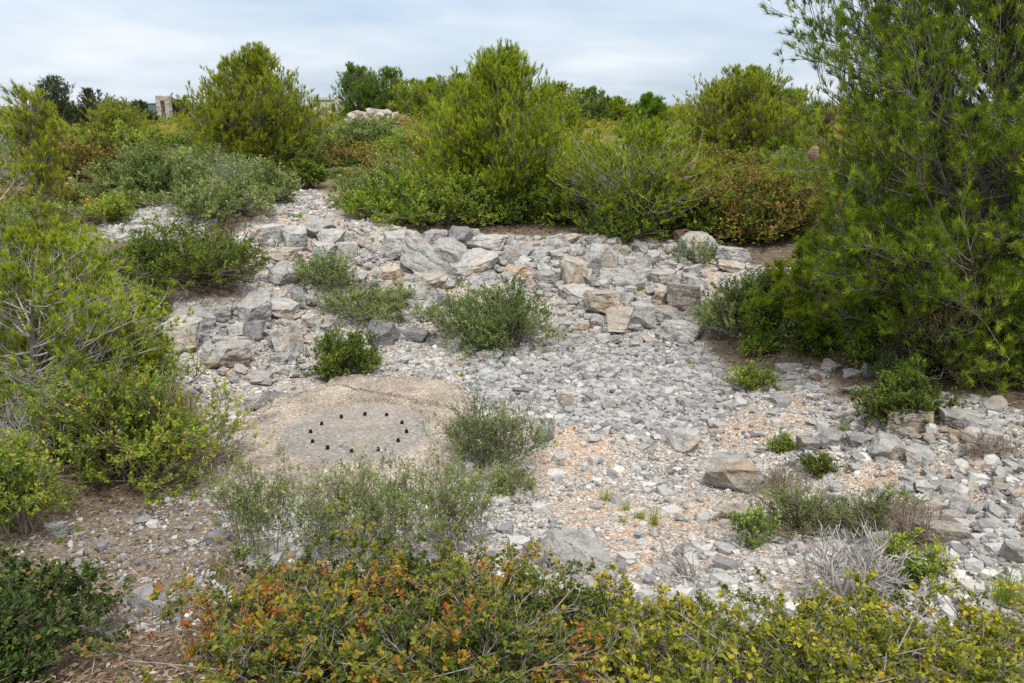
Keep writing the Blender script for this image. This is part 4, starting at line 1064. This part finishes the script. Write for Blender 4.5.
# the main pine in the middle and the broader one beside it
pine(503, 226, 158, 184, 'tallest bright green pine in the middle, behind the stone ledge', mat='pine', nb=190, shoots=14000, npn=42, buds=.03, dead=.14, base_h=.05, profile='egg', elev=(0, 55), k2=13, front=.35)
pine(630, 236, 165, 122, 'low broad pine with a tangle of grey dead branches in its lower half', mat='pine', nb=120, shoots=8500, npn=40, buds=.03, dead=.42, base_h=.04, profile='dome', elev=(4, 48), k2=11, front=.35)
pine(262, 172, 122, 130, 'rounded pine standing alone at the end of the gravel path', mat='pinegold', nb=170, shoots=10500, npn=38, buds=.01, dead=.10, base_h=.04, profile='egg', elev=(10, 60), k2=12, front=.35)
pine(736, 168, 124, 104, 'yellow-green round-headed pine beyond the brown scrub', mat='pinegold', nb=170, shoots=10500, npn=38, buds=.005, dead=.03, base_h=.04, profile='egg', elev=(8, 55), k2=12, front=.35)
pine(0, 0, 0, 0, 'darker pine half hidden behind the yellow-green round-headed pine', world=far_pos(785, 33, 88, 60), mat='pinedark', nb=100, shoots=7000, npn=18, buds=0, dead=.05, profile='dome')
pine(0, 0, 0, 0, 'small narrow pine in the gap between two broad pines', world=far_pos(650, 36, 92, 50), mat='pinedark', nb=100, shoots=7000, npn=18, buds=0, dead=.05, profile='cone', elev=(20, 60))
# the wind-bent pine on the left
q, d = G(20, 470)
pine(0, 0, 0, 0, 'wind-bent sprawling pine with orange buds and grey bare twigs at the left', world=(-4.95, 7.7, hz(-4.95, 7.7), 2.6, 2.05, .010), mat='pine',
     nb=80, shoots=3600, npn=34, buds=.22, dead=.42, base_h=.05, elev=(0, 40), k2=8, lean=(.25, .1))
pine(0, 0, 0, 0, 'thin young pine with orange candles rising above the scrub at the left edge', world=(-5.2, 8.6, hz(-5.2, 8.6), 1.6, 3.42, .0115), mat='pinegold',
     nb=54, shoots=2000, npn=34, buds=.4, dead=.10, base_h=.08, profile='cone', elev=(5, 60), k2=7, lean=(.25, 0))
pine(0, 0, 0, 0, 'low pine branches spreading over the stones beside the large dark green bush', world=(-4.55, 8.6, hz(-4.55, 8.6), 1.5, .85, .0115), mat='pinegold',
     nb=60, shoots=2400, npn=34, buds=.12, dead=.30, base_h=.05, elev=(0, 35), k2=7)
pine(0, 0, 0, 0, 'bare spindly pine twig cut by the left frame edge', world=(-6.25, 9.6, hz(-6.25, 9.6), 1.5, 3.35, .013), mat='pinedark',
     nb=20, shoots=520, npn=12, buds=.2, dead=.4, base_h=.2, profile='cone', elev=(15, 60), k2=5)

# distant trees along the skyline
FARG = 'distant pines along the skyline'
for px, dd, top, w, mat, prof, lab in [
    (358, 62, 61, 44, 'pinedark', 'dome', 'tallest dark pine of the far clump left of the main pine'),
    (388, 64, 66, 46, 'pinedark', 'dome', 'dark pine second in the far clump, above the white stone wall'),
    (412, 60, 78, 40, 'pine', 'dome', 'mid green pine third in the far clump, above the end of the stone wall'),
    (434, 56, 76, 40, 'pine', 'dome', 'mid green pine fourth in the far clump, touching the main pine'),
    (458, 50, 72, 44, 'pinedark', 'dome', 'dark pine showing behind the left shoulder of the main pine'),
    (556, 46, 80, 50, 'pine', 'dome', 'green pine showing behind the right shoulder of the main pine'),
    (586, 50, 86, 50, 'pinedark', 'dome', 'dark pine rising between the main pine and the low broad pine'),
    (612, 54, 96, 40, 'pine', 'dome', 'lower green pine behind the low broad pine'),
    (700, 60, 112, 60, 'pinedark', 'dome', 'dim far pine left of the yellow-green round-headed pine'),
]:
    pine(0, 0, 0, 0, lab, world=far_pos(px, dd, top, w), mat=mat, nb=90, shoots=5200, npn=16, buds=0, dead=.06, base_h=.08, profile=prof, elev=(10, 62), k2=10, needle=.12)
for px, dd, top, w, lab in [
    (52, 58, 74, 46, 'dark bushy tree with a rounded top, leftmost on the skyline'),
    (95, 60, 87, 42, 'dark spreading tree with drooping shoots near the left skyline'),
    (116, 52, 97, 56, 'yellow-green bushy tree at the right end of the left skyline group'),
    (138, 62, 100, 30, 'small dark tree next to the teal tank'),
    (182, 92, 95, 40, 'dark feathery tree behind the ruined stone gateway'),
]:
    pine(0, 0, 0, 0, lab, world=far_pos(px, dd, top, w), mat='greydark' if 'dark' in lab else 'pinegold', nb=80, shoots=4600, npn=15, buds=0, dead=.1, base_h=.08, profile='dome', elev=(15, 70), k2=9, needle=.14, name='tree')

# ------------------------------------------------------------------ shrubs named one by one
S = shrub
S(500, 358, 118, 76, 'sage', 'open grey-green bush growing on the scree at the middle of the hollow', dens=.75)
S(345, 384, 64, 52, 'green', 'small dense dark green bush at the back edge of the concrete platform', dens=1.2)
S(378, 333, 104, 46, 'sage', 'low olive-coloured bush spreading behind the small dense green one', dens=.8)
S(322, 300, 62, 48, 'sage', 'wispy grey bush growing out of the stone ledge beside the orange soil', dens=.55)
S(193, 312, 138, 88, 'green', 'large dark green bush above the grey boulders at the left', dens=1.1)
S(217, 228, 104, 50, 'sage', 'broad grey-green bush left of the gravel path, behind the large dark one')
S(268, 205, 58, 44, 'sage', 'pale grey-green bush at the left margin of the gravel path', dens=.8)
S(307, 191, 36, 42, 'green', 'small upright dark green bush at the upper end of the gravel path')
S(150, 205, 116, 58, 'sage', 'tall grey-green bush behind the stony clearing', dens=1.0)
S(92, 196, 110, 60, 'brown', 'rusty yellow bush beside the tall grey-green one at the left', dens=1.1)
S(212, 185, 90, 40, 'sage', 'greyish half-bare bush below the rounded pine', dens=.35, grey='deadwood')
S(245, 190, 60, 34, 'sage', 'bare grey twiggy bush just left of the upper path', dens=.22, grey='deadwood')
S(388, 212, 86, 52, 'sage', 'olive-grey bush on the right margin of the gravel path')
S(378, 222, 60, 34, 'bright', 'low yellow-green bush at the path corner')
S(430, 233, 120, 62, 'bright', 'rounded yellow-green bush at the top of the stone ledge', dens=1.1)
S(482, 228, 66, 44, 'bright', 'low bright bush between the rounded one and the main pine')
S(528, 228, 84, 66, 'green', 'dark leafy bush at the foot of the main pine', dens=1.1)
S(565, 228, 60, 40, 'green', 'low dark bush right of the foot of the main pine')
S(617, 250, 80, 42, 'green', 'dark dome-shaped bush in front of the low broad pine', dens=1.2)
S(660, 240, 70, 66, 'green', 'green bush under the right side of the low broad pine')
S(742, 347, 88, 78, 'sage', 'grey-green bush at the end of the scree, next to the large pine', dens=.9)
S(768, 352, 50, 62, 'bright', 'yellow-green bush squeezed between the grey-green one and the large pine', dens=.7)
S(757, 358, 34, 28, 'bright', 'small fresh green sprout at the foot of the grey-green bush', name='seedling', cat='plant')
S(808, 362, 60, 30, 'green', 'low dark green sprigs on the litter under the large pine', dens=.7)
S(698, 268, 46, 32, 'sage', 'small grey half-bare bush in front of the big peaked boulder', dens=.35)
S(752, 394, 46, 30, 'bright', 'small bright green bush alone on the gravel', dens=.8)
S(902, 434, 88, 60, 'green', 'dark green rosemary bush behind the buff triangular boulder', dens=1.15)
S(782, 453, 24, 20, 'bright', 'little yellow-green tuft alone on the gravel', name='tuft', cat='plant')
S(820, 480, 36, 26, 'green', 'little dark green tuft above the brown sprawling shrub', name='tuft', cat='plant', dens=.8)
S(808, 548, 120, 66, 'rosemary', 'brown sprawling half-dead shrub on the stony bank', dens=.20, depth=.6, tw=1.3)
S(870, 545, 90, 60, 'rosemary', 'brown twiggy shrub joined to the right of the sprawling one', dens=.22, depth=.6, tw=1.3)
S(898, 592, 66, 58, 'bright', 'fresh green feathery plant behind the oak scrub', upright=1.0, dens=.5, stems=18)
S(748, 552, 40, 42, 'rosemary', 'small green sprig beside the buff boulder with the hollow', upright=1.0, dens=.7, stems=10, name='sprig', cat='plant')
S(492, 478, 96, 80, 'sage', 'thin grey-green bush at the right edge of the concrete platform', dens=.30, upright=.4, tw=.8)
S(508, 500, 66, 36, 'rosemary', 'brown woody base of dry stems below the thin bush', dens=.35)
S(965, 392, 112, 138, 'brown', 'tall olive-brown bush with bare twigs in front of the large pine', dens=.65, grey='deadwood', upright=.3)
S(1018, 398, 80, 118, 'green', 'dark green thicket at the right frame edge', dens=1.0)
S(905, 395, 70, 60, 'greydark', 'dark low bush in the shade of the large pine', dens=.8)
S(134, 505, 184, 148, 'bright', 'large bright green bush in front of the wind-bent pine', dens=1.0)
S(22, 548, 84, 112, 'bright', 'upright bright green bush cut by the left frame edge', upright=.7, dens=.7)
S(702, 240, 90, 74, 'brown', 'reddish brown bush right of the low broad pine', dens=1.2)
S(765, 246, 110, 76, 'brown', 'wide brown bush beside the large pine', dens=1.2)
S(735, 196, 120, 42, 'brown', 'brown bush just below the yellow-green round-headed pine')
S(790, 196, 70, 46, 'sage', 'grey-green bush below the darker hidden pine')
S(690, 196, 60, 36, 'brown', 'small brown bush behind the reddish brown one')
S(60, 165, 120, 40, 'bright', 'yellow-green bush behind the thin young pine', dens=.9)
S(140, 160, 100, 34, 'bright', 'yellow-green bush beyond the tall grey-green one', dens=.9)
S(192, 158, 60, 30, 'sage', 'grey-green bush left of the rounded pine')
S(275, 164, 66, 46, 'green', 'green leafy shoots in front of the rounded pine', dens=1.1)
S(346, 170, 76, 24, 'brown', 'rusty bush beyond the upper path')
S(395, 190, 70, 32, 'brown', 'orange-brown bush above the olive-grey one by the path')
S(440, 180, 60, 56, 'brown', 'russet half-bare bush left of the main pine', dens=.5, grey='deadwood')
S(405, 160, 56, 26, 'bright', 'low lime-green bush in the middle distance')
S(372, 148, 60, 30, 'sage', 'grey-green bush in the middle distance above the lime-green one')
S(330, 152, 50, 26, 'sage', 'pale bush right of the rounded pine')
# left-bottom dark oak
for k, (x, y, w, h, lab) in enumerate([(-2.62, 3.55, .85, .50, 'dark glossy oak bush in the lower left corner'),
                                        (-2.30, 2.95, .75, .40, 'dark glossy oak bush nearest the lower left corner, cut by the frame')]):
    S(0, 0, 0, 0, 'oakdark', lab, world=(x, y, hz(x, y), w, h, .0046), dens=.8)
# rosemary in front of the slab
for px, py, w, h, lab in [(262, 566, 76, 112, 'leftmost upright rosemary in front of the concrete platform'),
                          (338, 572, 92, 104, 'upright rosemary second from the left in front of the platform'),
                          (405, 575, 96, 112, 'tallest upright rosemary in front of the platform'),
                          (460, 562, 72, 96, 'rightmost upright rosemary in front of the platform, beside the thin bush')]:
    S(px, py, w, h * 1.1, 'rosemary', lab, name='rosemary_bush', upright=1.0, dens=.15, stems=40, tw=.36, flat=.5)
# the kermes oak scrub along the front
OAKG = 'kermes oak bushes along the near edge'
for x, y, w, h, sp, lab in [
    (-1.05, 3.25, .80, .52, 'oakred', 'rusty oak bush farthest left in the near scrub, beside the earth bank'),
    (-.50, 3.40, .90, .52, 'oakred', 'tall rusty oak bush with many bare twigs below the rosemary'),
    (.02, 3.30, .85, .50, 'oakred', 'orange-leaved oak bush left of the very large boulder'),
    (-.85, 2.65, .85, .46, 'oakred', 'rusty oak bush at the bottom frame edge, left of centre'),
    (-.15, 2.70, .85, .48, 'oakred', 'rusty oak bush in the middle of the bottom frame edge'),
    (.52, 2.90, .85, .44, 'oak', 'yellow-green oak bush in front of the very large boulder'),
    (1.05, 3.05, .85, .44, 'oak', 'green oak bush right of the very large boulder'),
    (1.60, 3.05, .85, .46, 'oak', 'green oak bush in front of the bleached dead bush'),
    (2.20, 3.15, .95, .44, 'oak', 'green oak bush in the lower right corner'),
    (.55, 2.40, .8, .40, 'oak', 'low green oak bush at the bottom frame edge, right of the rusty ones'),
    (1.20, 2.45, .85, .42, 'oak', 'low green oak bush at the bottom frame edge, second from the corner'),
    (1.85, 2.5, .9, .42, 'oak', 'low green oak bush at the bottom frame edge, nearest the corner'),
]:
    S(0, 0, 0, 0, sp, lab, name='oak_bush', world=(x, y, hz(x, y), w * 1.2, h * (.84 if sp == 'oakred' else .60), .0042), dens=.60, tw=.62, flat=.6, bare=.24, grey='greytwig')

# ------------------------------------------------------------------ dead bushes and grass tufts
def dead_bush(px, py, w, h, label, n=26, mat='deadwood', th=1.0):
    x, y, z, W, Hh, pxm = plant_at(px, py, w, h)
    rng = np.random.RandomState(nseed())
    az = rng.uniform(0, 6.28, n); rho = rng.uniform(.1, 1, n) ** .6
    tip = np.stack([rho * W * .5 * np.cos(az), rho * W * .4 * np.sin(az), Hh * rng.uniform(.5, 1, n) * np.sqrt(1 - .6 * rho ** 2)], 1)
    base = rng.normal(size=(n, 3)) * [.05 * W, .05 * W, 0] - [0, 0, .04]
    c0 = (base, base + (tip - base) * [.4, .4, .6] + rng.normal(size=(n, 3)) * .05 * W, tip)
    c1, _ = grow(c0, 6, .3, 1, .30 * W, rng, .7, .8, .1)
    c2, _ = grow(c1, 4, .3, 1, .13 * W, rng, .7, .8, .1)
    s = Soup(); curve_tubes(s, c0, .008 * th, .004 * th, 6, 5); curve_tubes(s, c1, .004 * th, .002 * th, 4, 4); curve_tubes(s, c2, .0022 * th, .0012 * th, 3, 3)
    o = link('dead_bush', s.mesh('dead_bush', mat, smooth=True)); o.location = (x, y, z)
    tag(o, label, 'dead bush')
dead_bush(845, 612, 104, 74, 'bleached silvery dead bush with bare spiky twigs behind the oak scrub', 22, 'bleached', 1.25)
dead_bush(905, 560, 90, 44, 'dry brown tangle of bare stems beside the large buff boulder', 22, 'drystem')
dead_bush(985, 470, 60, 30, 'dry grey twigs lying among the flat stones near the right edge', 16, 'drystem')
dead_bush(80, 372, 150, 130, 'tangle of bare grey twigs under the wind-bent pine', 34)
dead_bush(40, 480, 120, 90, 'grey leafless twigs between the bright green bushes at the left', 30)
dead_bush(640, 225, 100, 60, 'grey dead branches sticking out of the low broad pine', 30)
dead_bush(785, 500, 60, 24, 'thin dead stalks above the brown sprawling shrub', 14, 'drystem')
dead_bush(692, 590, 90, 40, 'thin grey dead twigs at the edge of the green oak scrub', 7)

def tuft(px, py, w, h, label, mat='bright', n=130, group=None):
    x, y, z, W, Hh, pxm = plant_at(px, py, w, h, .2)
    rng = np.random.RandomState(nseed())
    P = rng.normal(size=(n, 3)) * [.11 * W, .11 * W, 0]
    az = rng.uniform(0, 6.28, n); sp = rng.uniform(.05, .9, n)
    D = unit(np.stack([np.cos(az) * sp, np.sin(az) * sp, np.ones(n)], 1))
    ln = Hh * rng.uniform(.5, 1.05, n)
    e = P + D * ln[:, None] - np.array([0, 0, 1.]) * (ln * sp * .35)[:, None]
    c = (P, P + D * ln[:, None] * .6, e)
    s = Soup(); ts = np.linspace(0, 1, 4); wd = max(.004, .5 * pxm)
    S1 = unit(np.cross(D, [0, 0, 1.]) + 1e-3)
    ti = np.clip(rng.normal(.5, .2, n), 0, 1)
    for a, b in zip(ts[:-1], ts[1:]):
        p0, p1 = bez(c, np.full(n, a)), bez(c, np.full(n, b))
        w0, w1 = wd * (1 - a * .8) * .5, wd * (1 - b * .9) * .5
        V = np.stack([p0 - S1 * w0, p0 + S1 * w0, p1 + S1 * w1, p1 - S1 * w1], 1)
        i = np.arange(n)[:, None] * 4
        s.add(V.reshape(-1, 3), np.concatenate([i + [0, 1, 2], i + [0, 2, 3]]), np.repeat(ti, 4))
    o = link('grass_tuft', s.mesh('grass_tuft', mat)); o.location = (x, y, z)
    tag(o, label, 'grass', group)
tuft(1004, 612, 60, 52, 'long-bladed green grass tuft at the lower right frame edge', 'bright', 260)
for px, py, w, h in [(606, 502, 18, 18), (640, 520, 24, 18), (654, 526, 16, 24), (626, 512, 18, 16), (622, 524, 16, 10)]:
    tuft(px, py, w, h, 'small green tuft in the cluster on the gravel right of the platform', 'bright', 60, 'small tufts in the gravel cluster')
for px, py, w, h in [(268, 232, 22, 8), (300, 218, 26, 7), (290, 236, 16, 8), (386, 236, 20, 6), (640, 292, 26, 12), (655, 290, 24, 12), (545, 240, 16, 6), (560, 238, 14, 8), (392, 233, 16, 6)]:
    tuft(px, py, w, h, 'small mossy yellow-green clump between the ledge stones', 'bright', 90, 'mossy clumps between the stones')
for px, py, w, h in [(690, 366, 22, 10), (735, 372, 26, 12), (716, 368, 20, 8), (842, 432, 20, 14), (1000, 490, 26, 14), (985, 455, 20, 12), (905, 460, 16, 12), (480, 470, 14, 12), (328, 452, 5, 14), (80, 535, 20, 14), (60, 545, 14, 12), (412, 378, 8, 6), (462, 377, 12, 7)]:
    tuft(px, py, w, h, 'thin small grass clump growing out of the bare gravel', 'bright', 54, 'thin clumps on the bare gravel')

# ------------------------------------------------------------------ fillers: scrub bushes that look alike, each an object of its own
VAR = {}
def variants(sp, n=4, pxm=.03, **k):
    if sp not in VAR:
        VAR[sp] = [shrub_meshes(nseed(), sp, 1.3, .8, 1.2, 4200, pxm, **k) for _ in range(n)]
    return VAR[sp]
def fill(poly, n, seed, kinds, wr, hr, label, group):
    rng = np.random.RandomState(seed)
    for p in scatter_px(poly, n, seed):
        q, d = G(*p)
        sp = kinds[rng.randint(len(kinds))]
        a, b = variants(sp)[rng.randint(4)]
        t = thing('shrub', label[sp], 'shrub', (q[0], q[1], q[2] - .03), group + ' ' + sp)
        w = rng.uniform(*wr); t.scale = (w, w, rng.uniform(*hr)); t.rotation_euler = (0, 0, rng.uniform(0, 6.28))
        t['group'] = {'sage': 'grey-green', 'brown': 'brown', 'bright': 'yellow-green', 'green': 'dark green'}[sp] + ' ' + group
        link('stems', a, t); link('foliage', b, t)
def lab(place):
    return {'sage': 'grey-green rounded bush ' + place, 'brown': 'rusty brown rounded bush ' + place,
            'bright': 'yellow-green rounded bush ' + place, 'green': 'dark green rounded bush ' + place}
fill([(0, 150), (210, 140), (215, 172), (150, 215), (0, 235)], 52, 51, ['sage', 'brown', 'bright', 'bright', 'brown'], (.9, 1.3), (.38, .62), lab('in the open scrub on the left rise'), 'bushes on the left rise')
fill([(310, 128), (450, 128), (450, 205), (400, 195), (345, 185), (315, 165)], 34, 52, ['sage', 'brown', 'brown', 'green'], (.8, 1.3), (.36, .6), lab('in the scrub between the path and the main pine'), 'bushes between path and main pine')
fill([(660, 165), (800, 150), (830, 215), (800, 250), (690, 235)], 30, 53, ['brown', 'brown', 'brown', 'green'], (1.0, 1.4), (.8, 1.2), lab('in the thicket beyond the large boulders'), 'bushes in the right thicket')
fill([(0, 220), (120, 215), (160, 300), (100, 420), (0, 440)], 22, 54, ['bright', 'sage', 'green', 'sage'], (.6, .9), (.5, .8), lab('under the wind-bent pine'), 'bushes under the wind-bent pine')
fill([(830, 190), (1023, 180), (1023, 300), (850, 300)], 16, 57, ['green', 'brown', 'green'], (1.1, 1.6), (1.1, 1.6), lab('in the dense growth behind the large pine'), 'bushes behind the large pine')
fill([(445, 195), (640, 195), (640, 225), (445, 222)], 14, 55, ['green', 'green', 'bright'], (.8, 1.2), (.6, .9), lab('in the row below the middle pines'), 'bushes below the middle pines')
fill([(780, 300), (900, 330), (1023, 330), (1023, 380), (900, 375), (800, 352)], 14, 56, ['green', 'green', 'sage'], (.5, .8), (.5, .9), lab('in the shade below the large pine'), 'bushes under the large pine')

def far_scrub():
    rng = np.random.RandomState(77); n = 1500
    y = 26 * np.exp(rng.uniform(0, 1, n) * math.log(130 / 26.)); x = rng.uniform(-.72, .72, n) * y
    # keep the path's head open
    z = Hn(x, y); k = 130
    W = rng.uniform(.7, 1.6, n) * (.8 + y / 120); Hh = W * rng.uniform(.26, .46, n)
    a = rng.uniform(0, 6.28, (n, k)); rho = np.sqrt(rng.uniform(0, 1, (n, k))); u = rng.uniform(.15, 1, (n, k)) ** .5
    P = np.stack([x[:, None] + rho * np.cos(a) * W[:, None] * .5, y[:, None] + rho * np.sin(a) * W[:, None] * .5,
                  z[:, None] + Hh[:, None] * np.sqrt(1 - .8 * rho ** 2) * u * (1 + .25 * np.sin(a * 3 + x[:, None]))], -1).reshape(-1, 3)
    D = unit(rng.normal(size=P.shape) + [0, 0, .6]); Nn = unit(rng.normal(size=P.shape) + [0, 0, .7])
    pxm = np.repeat(y / F, k); ln = np.maximum(.07, 2.6 * pxm) * rng.uniform(.7, 1.3, len(P))
    hue = np.clip(.5 + fbm2(x, y, .06, 3, 4) * .5 + rng.normal(0, .16, n), .05, .95)
    ti = np.clip(np.repeat(hue, k) + rng.normal(0, .07, len(P)), 0, 1)
    s = Soup(); leaves(s, P, D, Nn, ln, ln * .5, ti, rng, 'diamond')
    o = link('garrigue_scrub', s.mesh('garrigue_scrub', 'farleaf')); o['kind'] = 'stuff'
    o['label'] = 'low olive and russet scrub covering the distant plain'
far_scrub()

# ------------------------------------------------------------------ far structures
def plain_mat(name, c1, c2, sc=6, rough=.9):
    m = bark_mat(name, c1, c2, sc); return m
M['ruin'] = plain_mat('pale_stone', (.27, .24, .21), (.48, .43, .385), 5)
M['teal'] = plain_mat('faded_teal_paint', (.06, .15, .17), (.14, .27, .29), 3)
M['concrete'] = plain_mat('pale_concrete', (.38, .36, .34), (.58, .56, .53), 2)
M['dark'] = plain_mat('dark_opening', (.02, .02, .02), (.04, .04, .04), 4)

def box(bm, x0, x1, y0, y1, z0, z1, jit=0, rng=random.Random(1)):
    vs = [bm.verts.new((x + rng.uniform(-jit, jit), y + rng.uniform(-jit, jit), z + rng.uniform(-jit, jit))) for z in (z0, z1) for y in (y0, y1) for x in (x0, x1)]
    for f in ((0, 2, 3, 1), (4, 5, 7, 6), (0, 1, 5, 4), (2, 6, 7, 3), (0, 4, 6, 2), (1, 3, 7, 5)): bm.faces.new([vs[i] for i in f])
def bm_obj(name, bm, mat, parent, bev=.02):
    bmesh.ops.bevel(bm, geom=bm.edges[:], offset=bev, segments=1, affect='EDGES')
    me = bpy.data.meshes.new(name); bm.to_mesh(me); bm.free(); me.materials.append(M[mat])
    return link(name, me, parent)

x, y, z, W, Hh, pxm = far_pos(164, 86, 95.5, 13)
t = thing('ruined_gateway', 'narrow pale stone ruin with a tall doorway on the left skyline', 'ruin', (x, y, z))
for a, b, hh in ((-W * .5, -W * .14, Hh), (W * .16, W * .5, Hh * .97)):
    bm = bmesh.new(); n = 7
    for k in range(n):
        box(bm, a, b, -.4, .4, hh * k / n - (.2 if k == 0 else 0), hh * (k + 1) / n - .012, .03, random.Random(k + int(a * 100)))
    bm_obj('pier', bm, 'ruin', t)
bm = bmesh.new(); box(bm, -W * .135, W * .155, -.38, .38, Hh * .80, Hh * .98, .01); bm_obj('lintel', bm, 'ruin', t)
x, y, z, W, Hh, pxm = far_pos(151.5, 88, 103, 13)
t = thing('water_tank', 'faded teal upright tank beside the pale stone ruin', 'tank', (x, y, z))
bm = bmesh.new(); box(bm, -W / 2, W / 2, -W / 2, W / 2, -.2, Hh * .94)
for k in range(6): box(bm, -W / 2 + W * (k + .3) / 6, -W / 2 + W * (k + .55) / 6, -W / 2 - .05, -W / 2 - .003, .1, Hh * .9)
bm_obj('body', bm, 'teal', t, .012)
bm = bmesh.new(); box(bm, -W * .53, W * .53, -W * .56, W * .53, Hh * .943, Hh); bm_obj('lid', bm, 'teal', t, .012)
x, y, z, W, Hh, pxm = far_pos(329, 110, 97, 25)
t = thing('blockhouse', 'low pale concrete building far off beside the rounded pine', 'building', (x, y, z))
bm = bmesh.new(); box(bm, -W / 2, W / 2, -1.8, 1.8, -.3, Hh * .86); bm_obj('wall', bm, 'concrete', t)
bm = bmesh.new(); box(bm, -W * .53, W * .36, -2.0, 2.0, Hh * .862, Hh); bm_obj('roof', bm, 'concrete', t)
bm = bmesh.new(); box(bm, W * .22, W * .36, -1.85, -1.803, Hh * .3, Hh * .7); bm_obj('window', bm, 'dark', t, .005)
# the white stone wall in the distance
x0, y0, z0, W, Hh, pxm = far_pos(376, 54, 111, 56)
rng = np.random.RandomState(9); s = Soup()
for k in range(120):
    P, T = rock_shape(rng, 2, 8, .04)
    u = rng.uniform(-.5, .5); sz = rng.uniform(.22, .5)
    P = P * [sz * 1.3, sz, sz * .8]; row = rng.uniform(0, 1)
    s.add(P + [u * W, rng.normal() * .2, row * (Hh * .85) * (1 - 1.1 * abs(u + .05) ** 1.5)], T)
M['whitestone'] = plain_mat('white_stone', (.26, .23, .20), (.48, .43, .39), 3)
o = link('stone_wall', s.mesh('stone_wall', 'whitestone')); o.location = (x0, y0, z0)
tag(o, 'low tumbled white stone wall far off below the dark pine clump', 'wall')

# ------------------------------------------------------------------ light
SUN_EL, SUN_AZ = 60.0, 166.0        # azimuth: clockwise from straight ahead
sun = bpy.data.lights.new('sun', 'SUN'); sun.energy = 1.5; sun.angle = R(10); sun.color = (1, .96, .90)
so = bpy.data.objects.new('sun', sun); COL.objects.link(so)
az, el = R(SUN_AZ), R(SUN_EL)
sd = Vector((math.sin(az) * math.cos(el), math.cos(az) * math.cos(el), math.sin(el)))
so.rotation_euler = sd.to_track_quat('Z', 'Y').to_euler(); so.location = (0, 0, 30)

w = bpy.data.worlds.new('World'); scene.world = w; w.use_nodes = True
N = w.node_tree.nodes; L = w.node_tree.links; N.clear()
sky = N.new('ShaderNodeTexSky'); sky.sky_type = 'NISHITA'; sky.sun_disc = False
sky.sun_elevation = el; sky.sun_rotation = az; sky.dust_density = 1.2; sky.air_density = 1.0
tc = N.new('ShaderNodeTexCoord'); sp = N.new('ShaderNodeSeparateXYZ'); L.new(tc.outputs['Generated'], sp.inputs[0])
def mth(op, a, b=None, c=None):
    m = N.new('ShaderNodeMath'); m.operation = op
    for i, v in enumerate((a, b, c)):
        if v is None: continue
        if isinstance(v, (int, float)): m.inputs[i].default_value = v
        else: L.new(v, m.inputs[i])
    return m.outputs[0]
zc = mth('MAXIMUM', sp.outputs['Z'], 0.0)
dn = mth('ADD', zc, .16)
cb = N.new('ShaderNodeCombineXYZ'); L.new(mth('DIVIDE', sp.outputs['X'], dn), cb.inputs[0]); L.new(mth('DIVIDE', sp.outputs['Y'], dn), cb.inputs[1])
n1 = N.new('ShaderNodeTexNoise'); n1.inputs['Scale'].default_value = .6; n1.inputs['Detail'].default_value = 5; n1.inputs['Roughness'].default_value = .52
L.new(cb.outputs[0], n1.inputs['Vector'])
rc = N.new('ShaderNodeValToRGB'); rc.color_ramp.elements[0].position = .36; rc.color_ramp.elements[1].position = .62
rc.color_ramp.elements[0].color = (.72, .72, .72, 1); rc.color_ramp.elements[1].color = (1, 1, 1, 1)
L.new(n1.outputs['Fac'], rc.inputs[0])
cl = N.new('ShaderNodeValToRGB')
for e, (p, c) in zip(cl.color_ramp.elements, [(.36, (5.6, 6.95, 8.7)), (.66, (9.0, 9.55, 10.1))]): e.position = p; e.color = (*[v / 10 for v in c], 1)
L.new(n1.outputs['Fac'], cl.inputs[0])
up = mth('MULTIPLY_ADD', zc, 4.0, 7.4)      # an overcast sky is brighter overhead than at the horizon
vm = N.new('ShaderNodeVectorMath'); vm.operation = 'SCALE'; nz = N.new('ShaderNodeMixRGB'); L.new(mth('MULTIPLY_ADD', zc, 2.0, -.5), nz.inputs[0]); nz.use_clamp = True; L.new(cl.outputs[0], nz.inputs[1]); nz.inputs[2].default_value = (.97, .955, .93, 1); L.new(nz.outputs[0], vm.inputs[0]); L.new(up, vm.inputs['Scale'])
mx = N.new('ShaderNodeMixRGB'); L.new(rc.outputs[0], mx.inputs[0]); L.new(sky.outputs[0], mx.inputs[1]); L.new(vm.outputs[0], mx.inputs[2])
bg = N.new('ShaderNodeBackground'); bg.inputs[1].default_value = .06; L.new(mx.outputs[0], bg.inputs[0])
wo = N.new('ShaderNodeOutputWorld'); L.new(bg.outputs[0], wo.inputs[0])

# ------------------------------------------------------------------ camera and settings
cam = bpy.data.cameras.new('camera'); co = bpy.data.objects.new('camera', cam); COL.objects.link(co)
cam.sensor_width = 36; cam.lens = F / 1024 * 36; cam.clip_end = 20000; cam.clip_start = .05
co.location = tuple(EYE); co.rotation_euler = (math.pi / 2 - PITCH, 0, 0)
scene.camera = co
scene.view_settings.view_transform = 'Standard'; scene.view_settings.look = 'None'
scene.view_settings.exposure = 1.16; scene.view_settings.gamma = 1; scene.view_settings.use_curve_mapping = False
scene.cycles.max_bounces = 6; scene.cycles.diffuse_bounces = 3; scene.cycles.transmission_bounces = 4
scene.cycles.use_denoising = False; scene.cycles.sample_clamp_indirect = 3.0; scene.cycles.sample_clamp_direct = 6.0
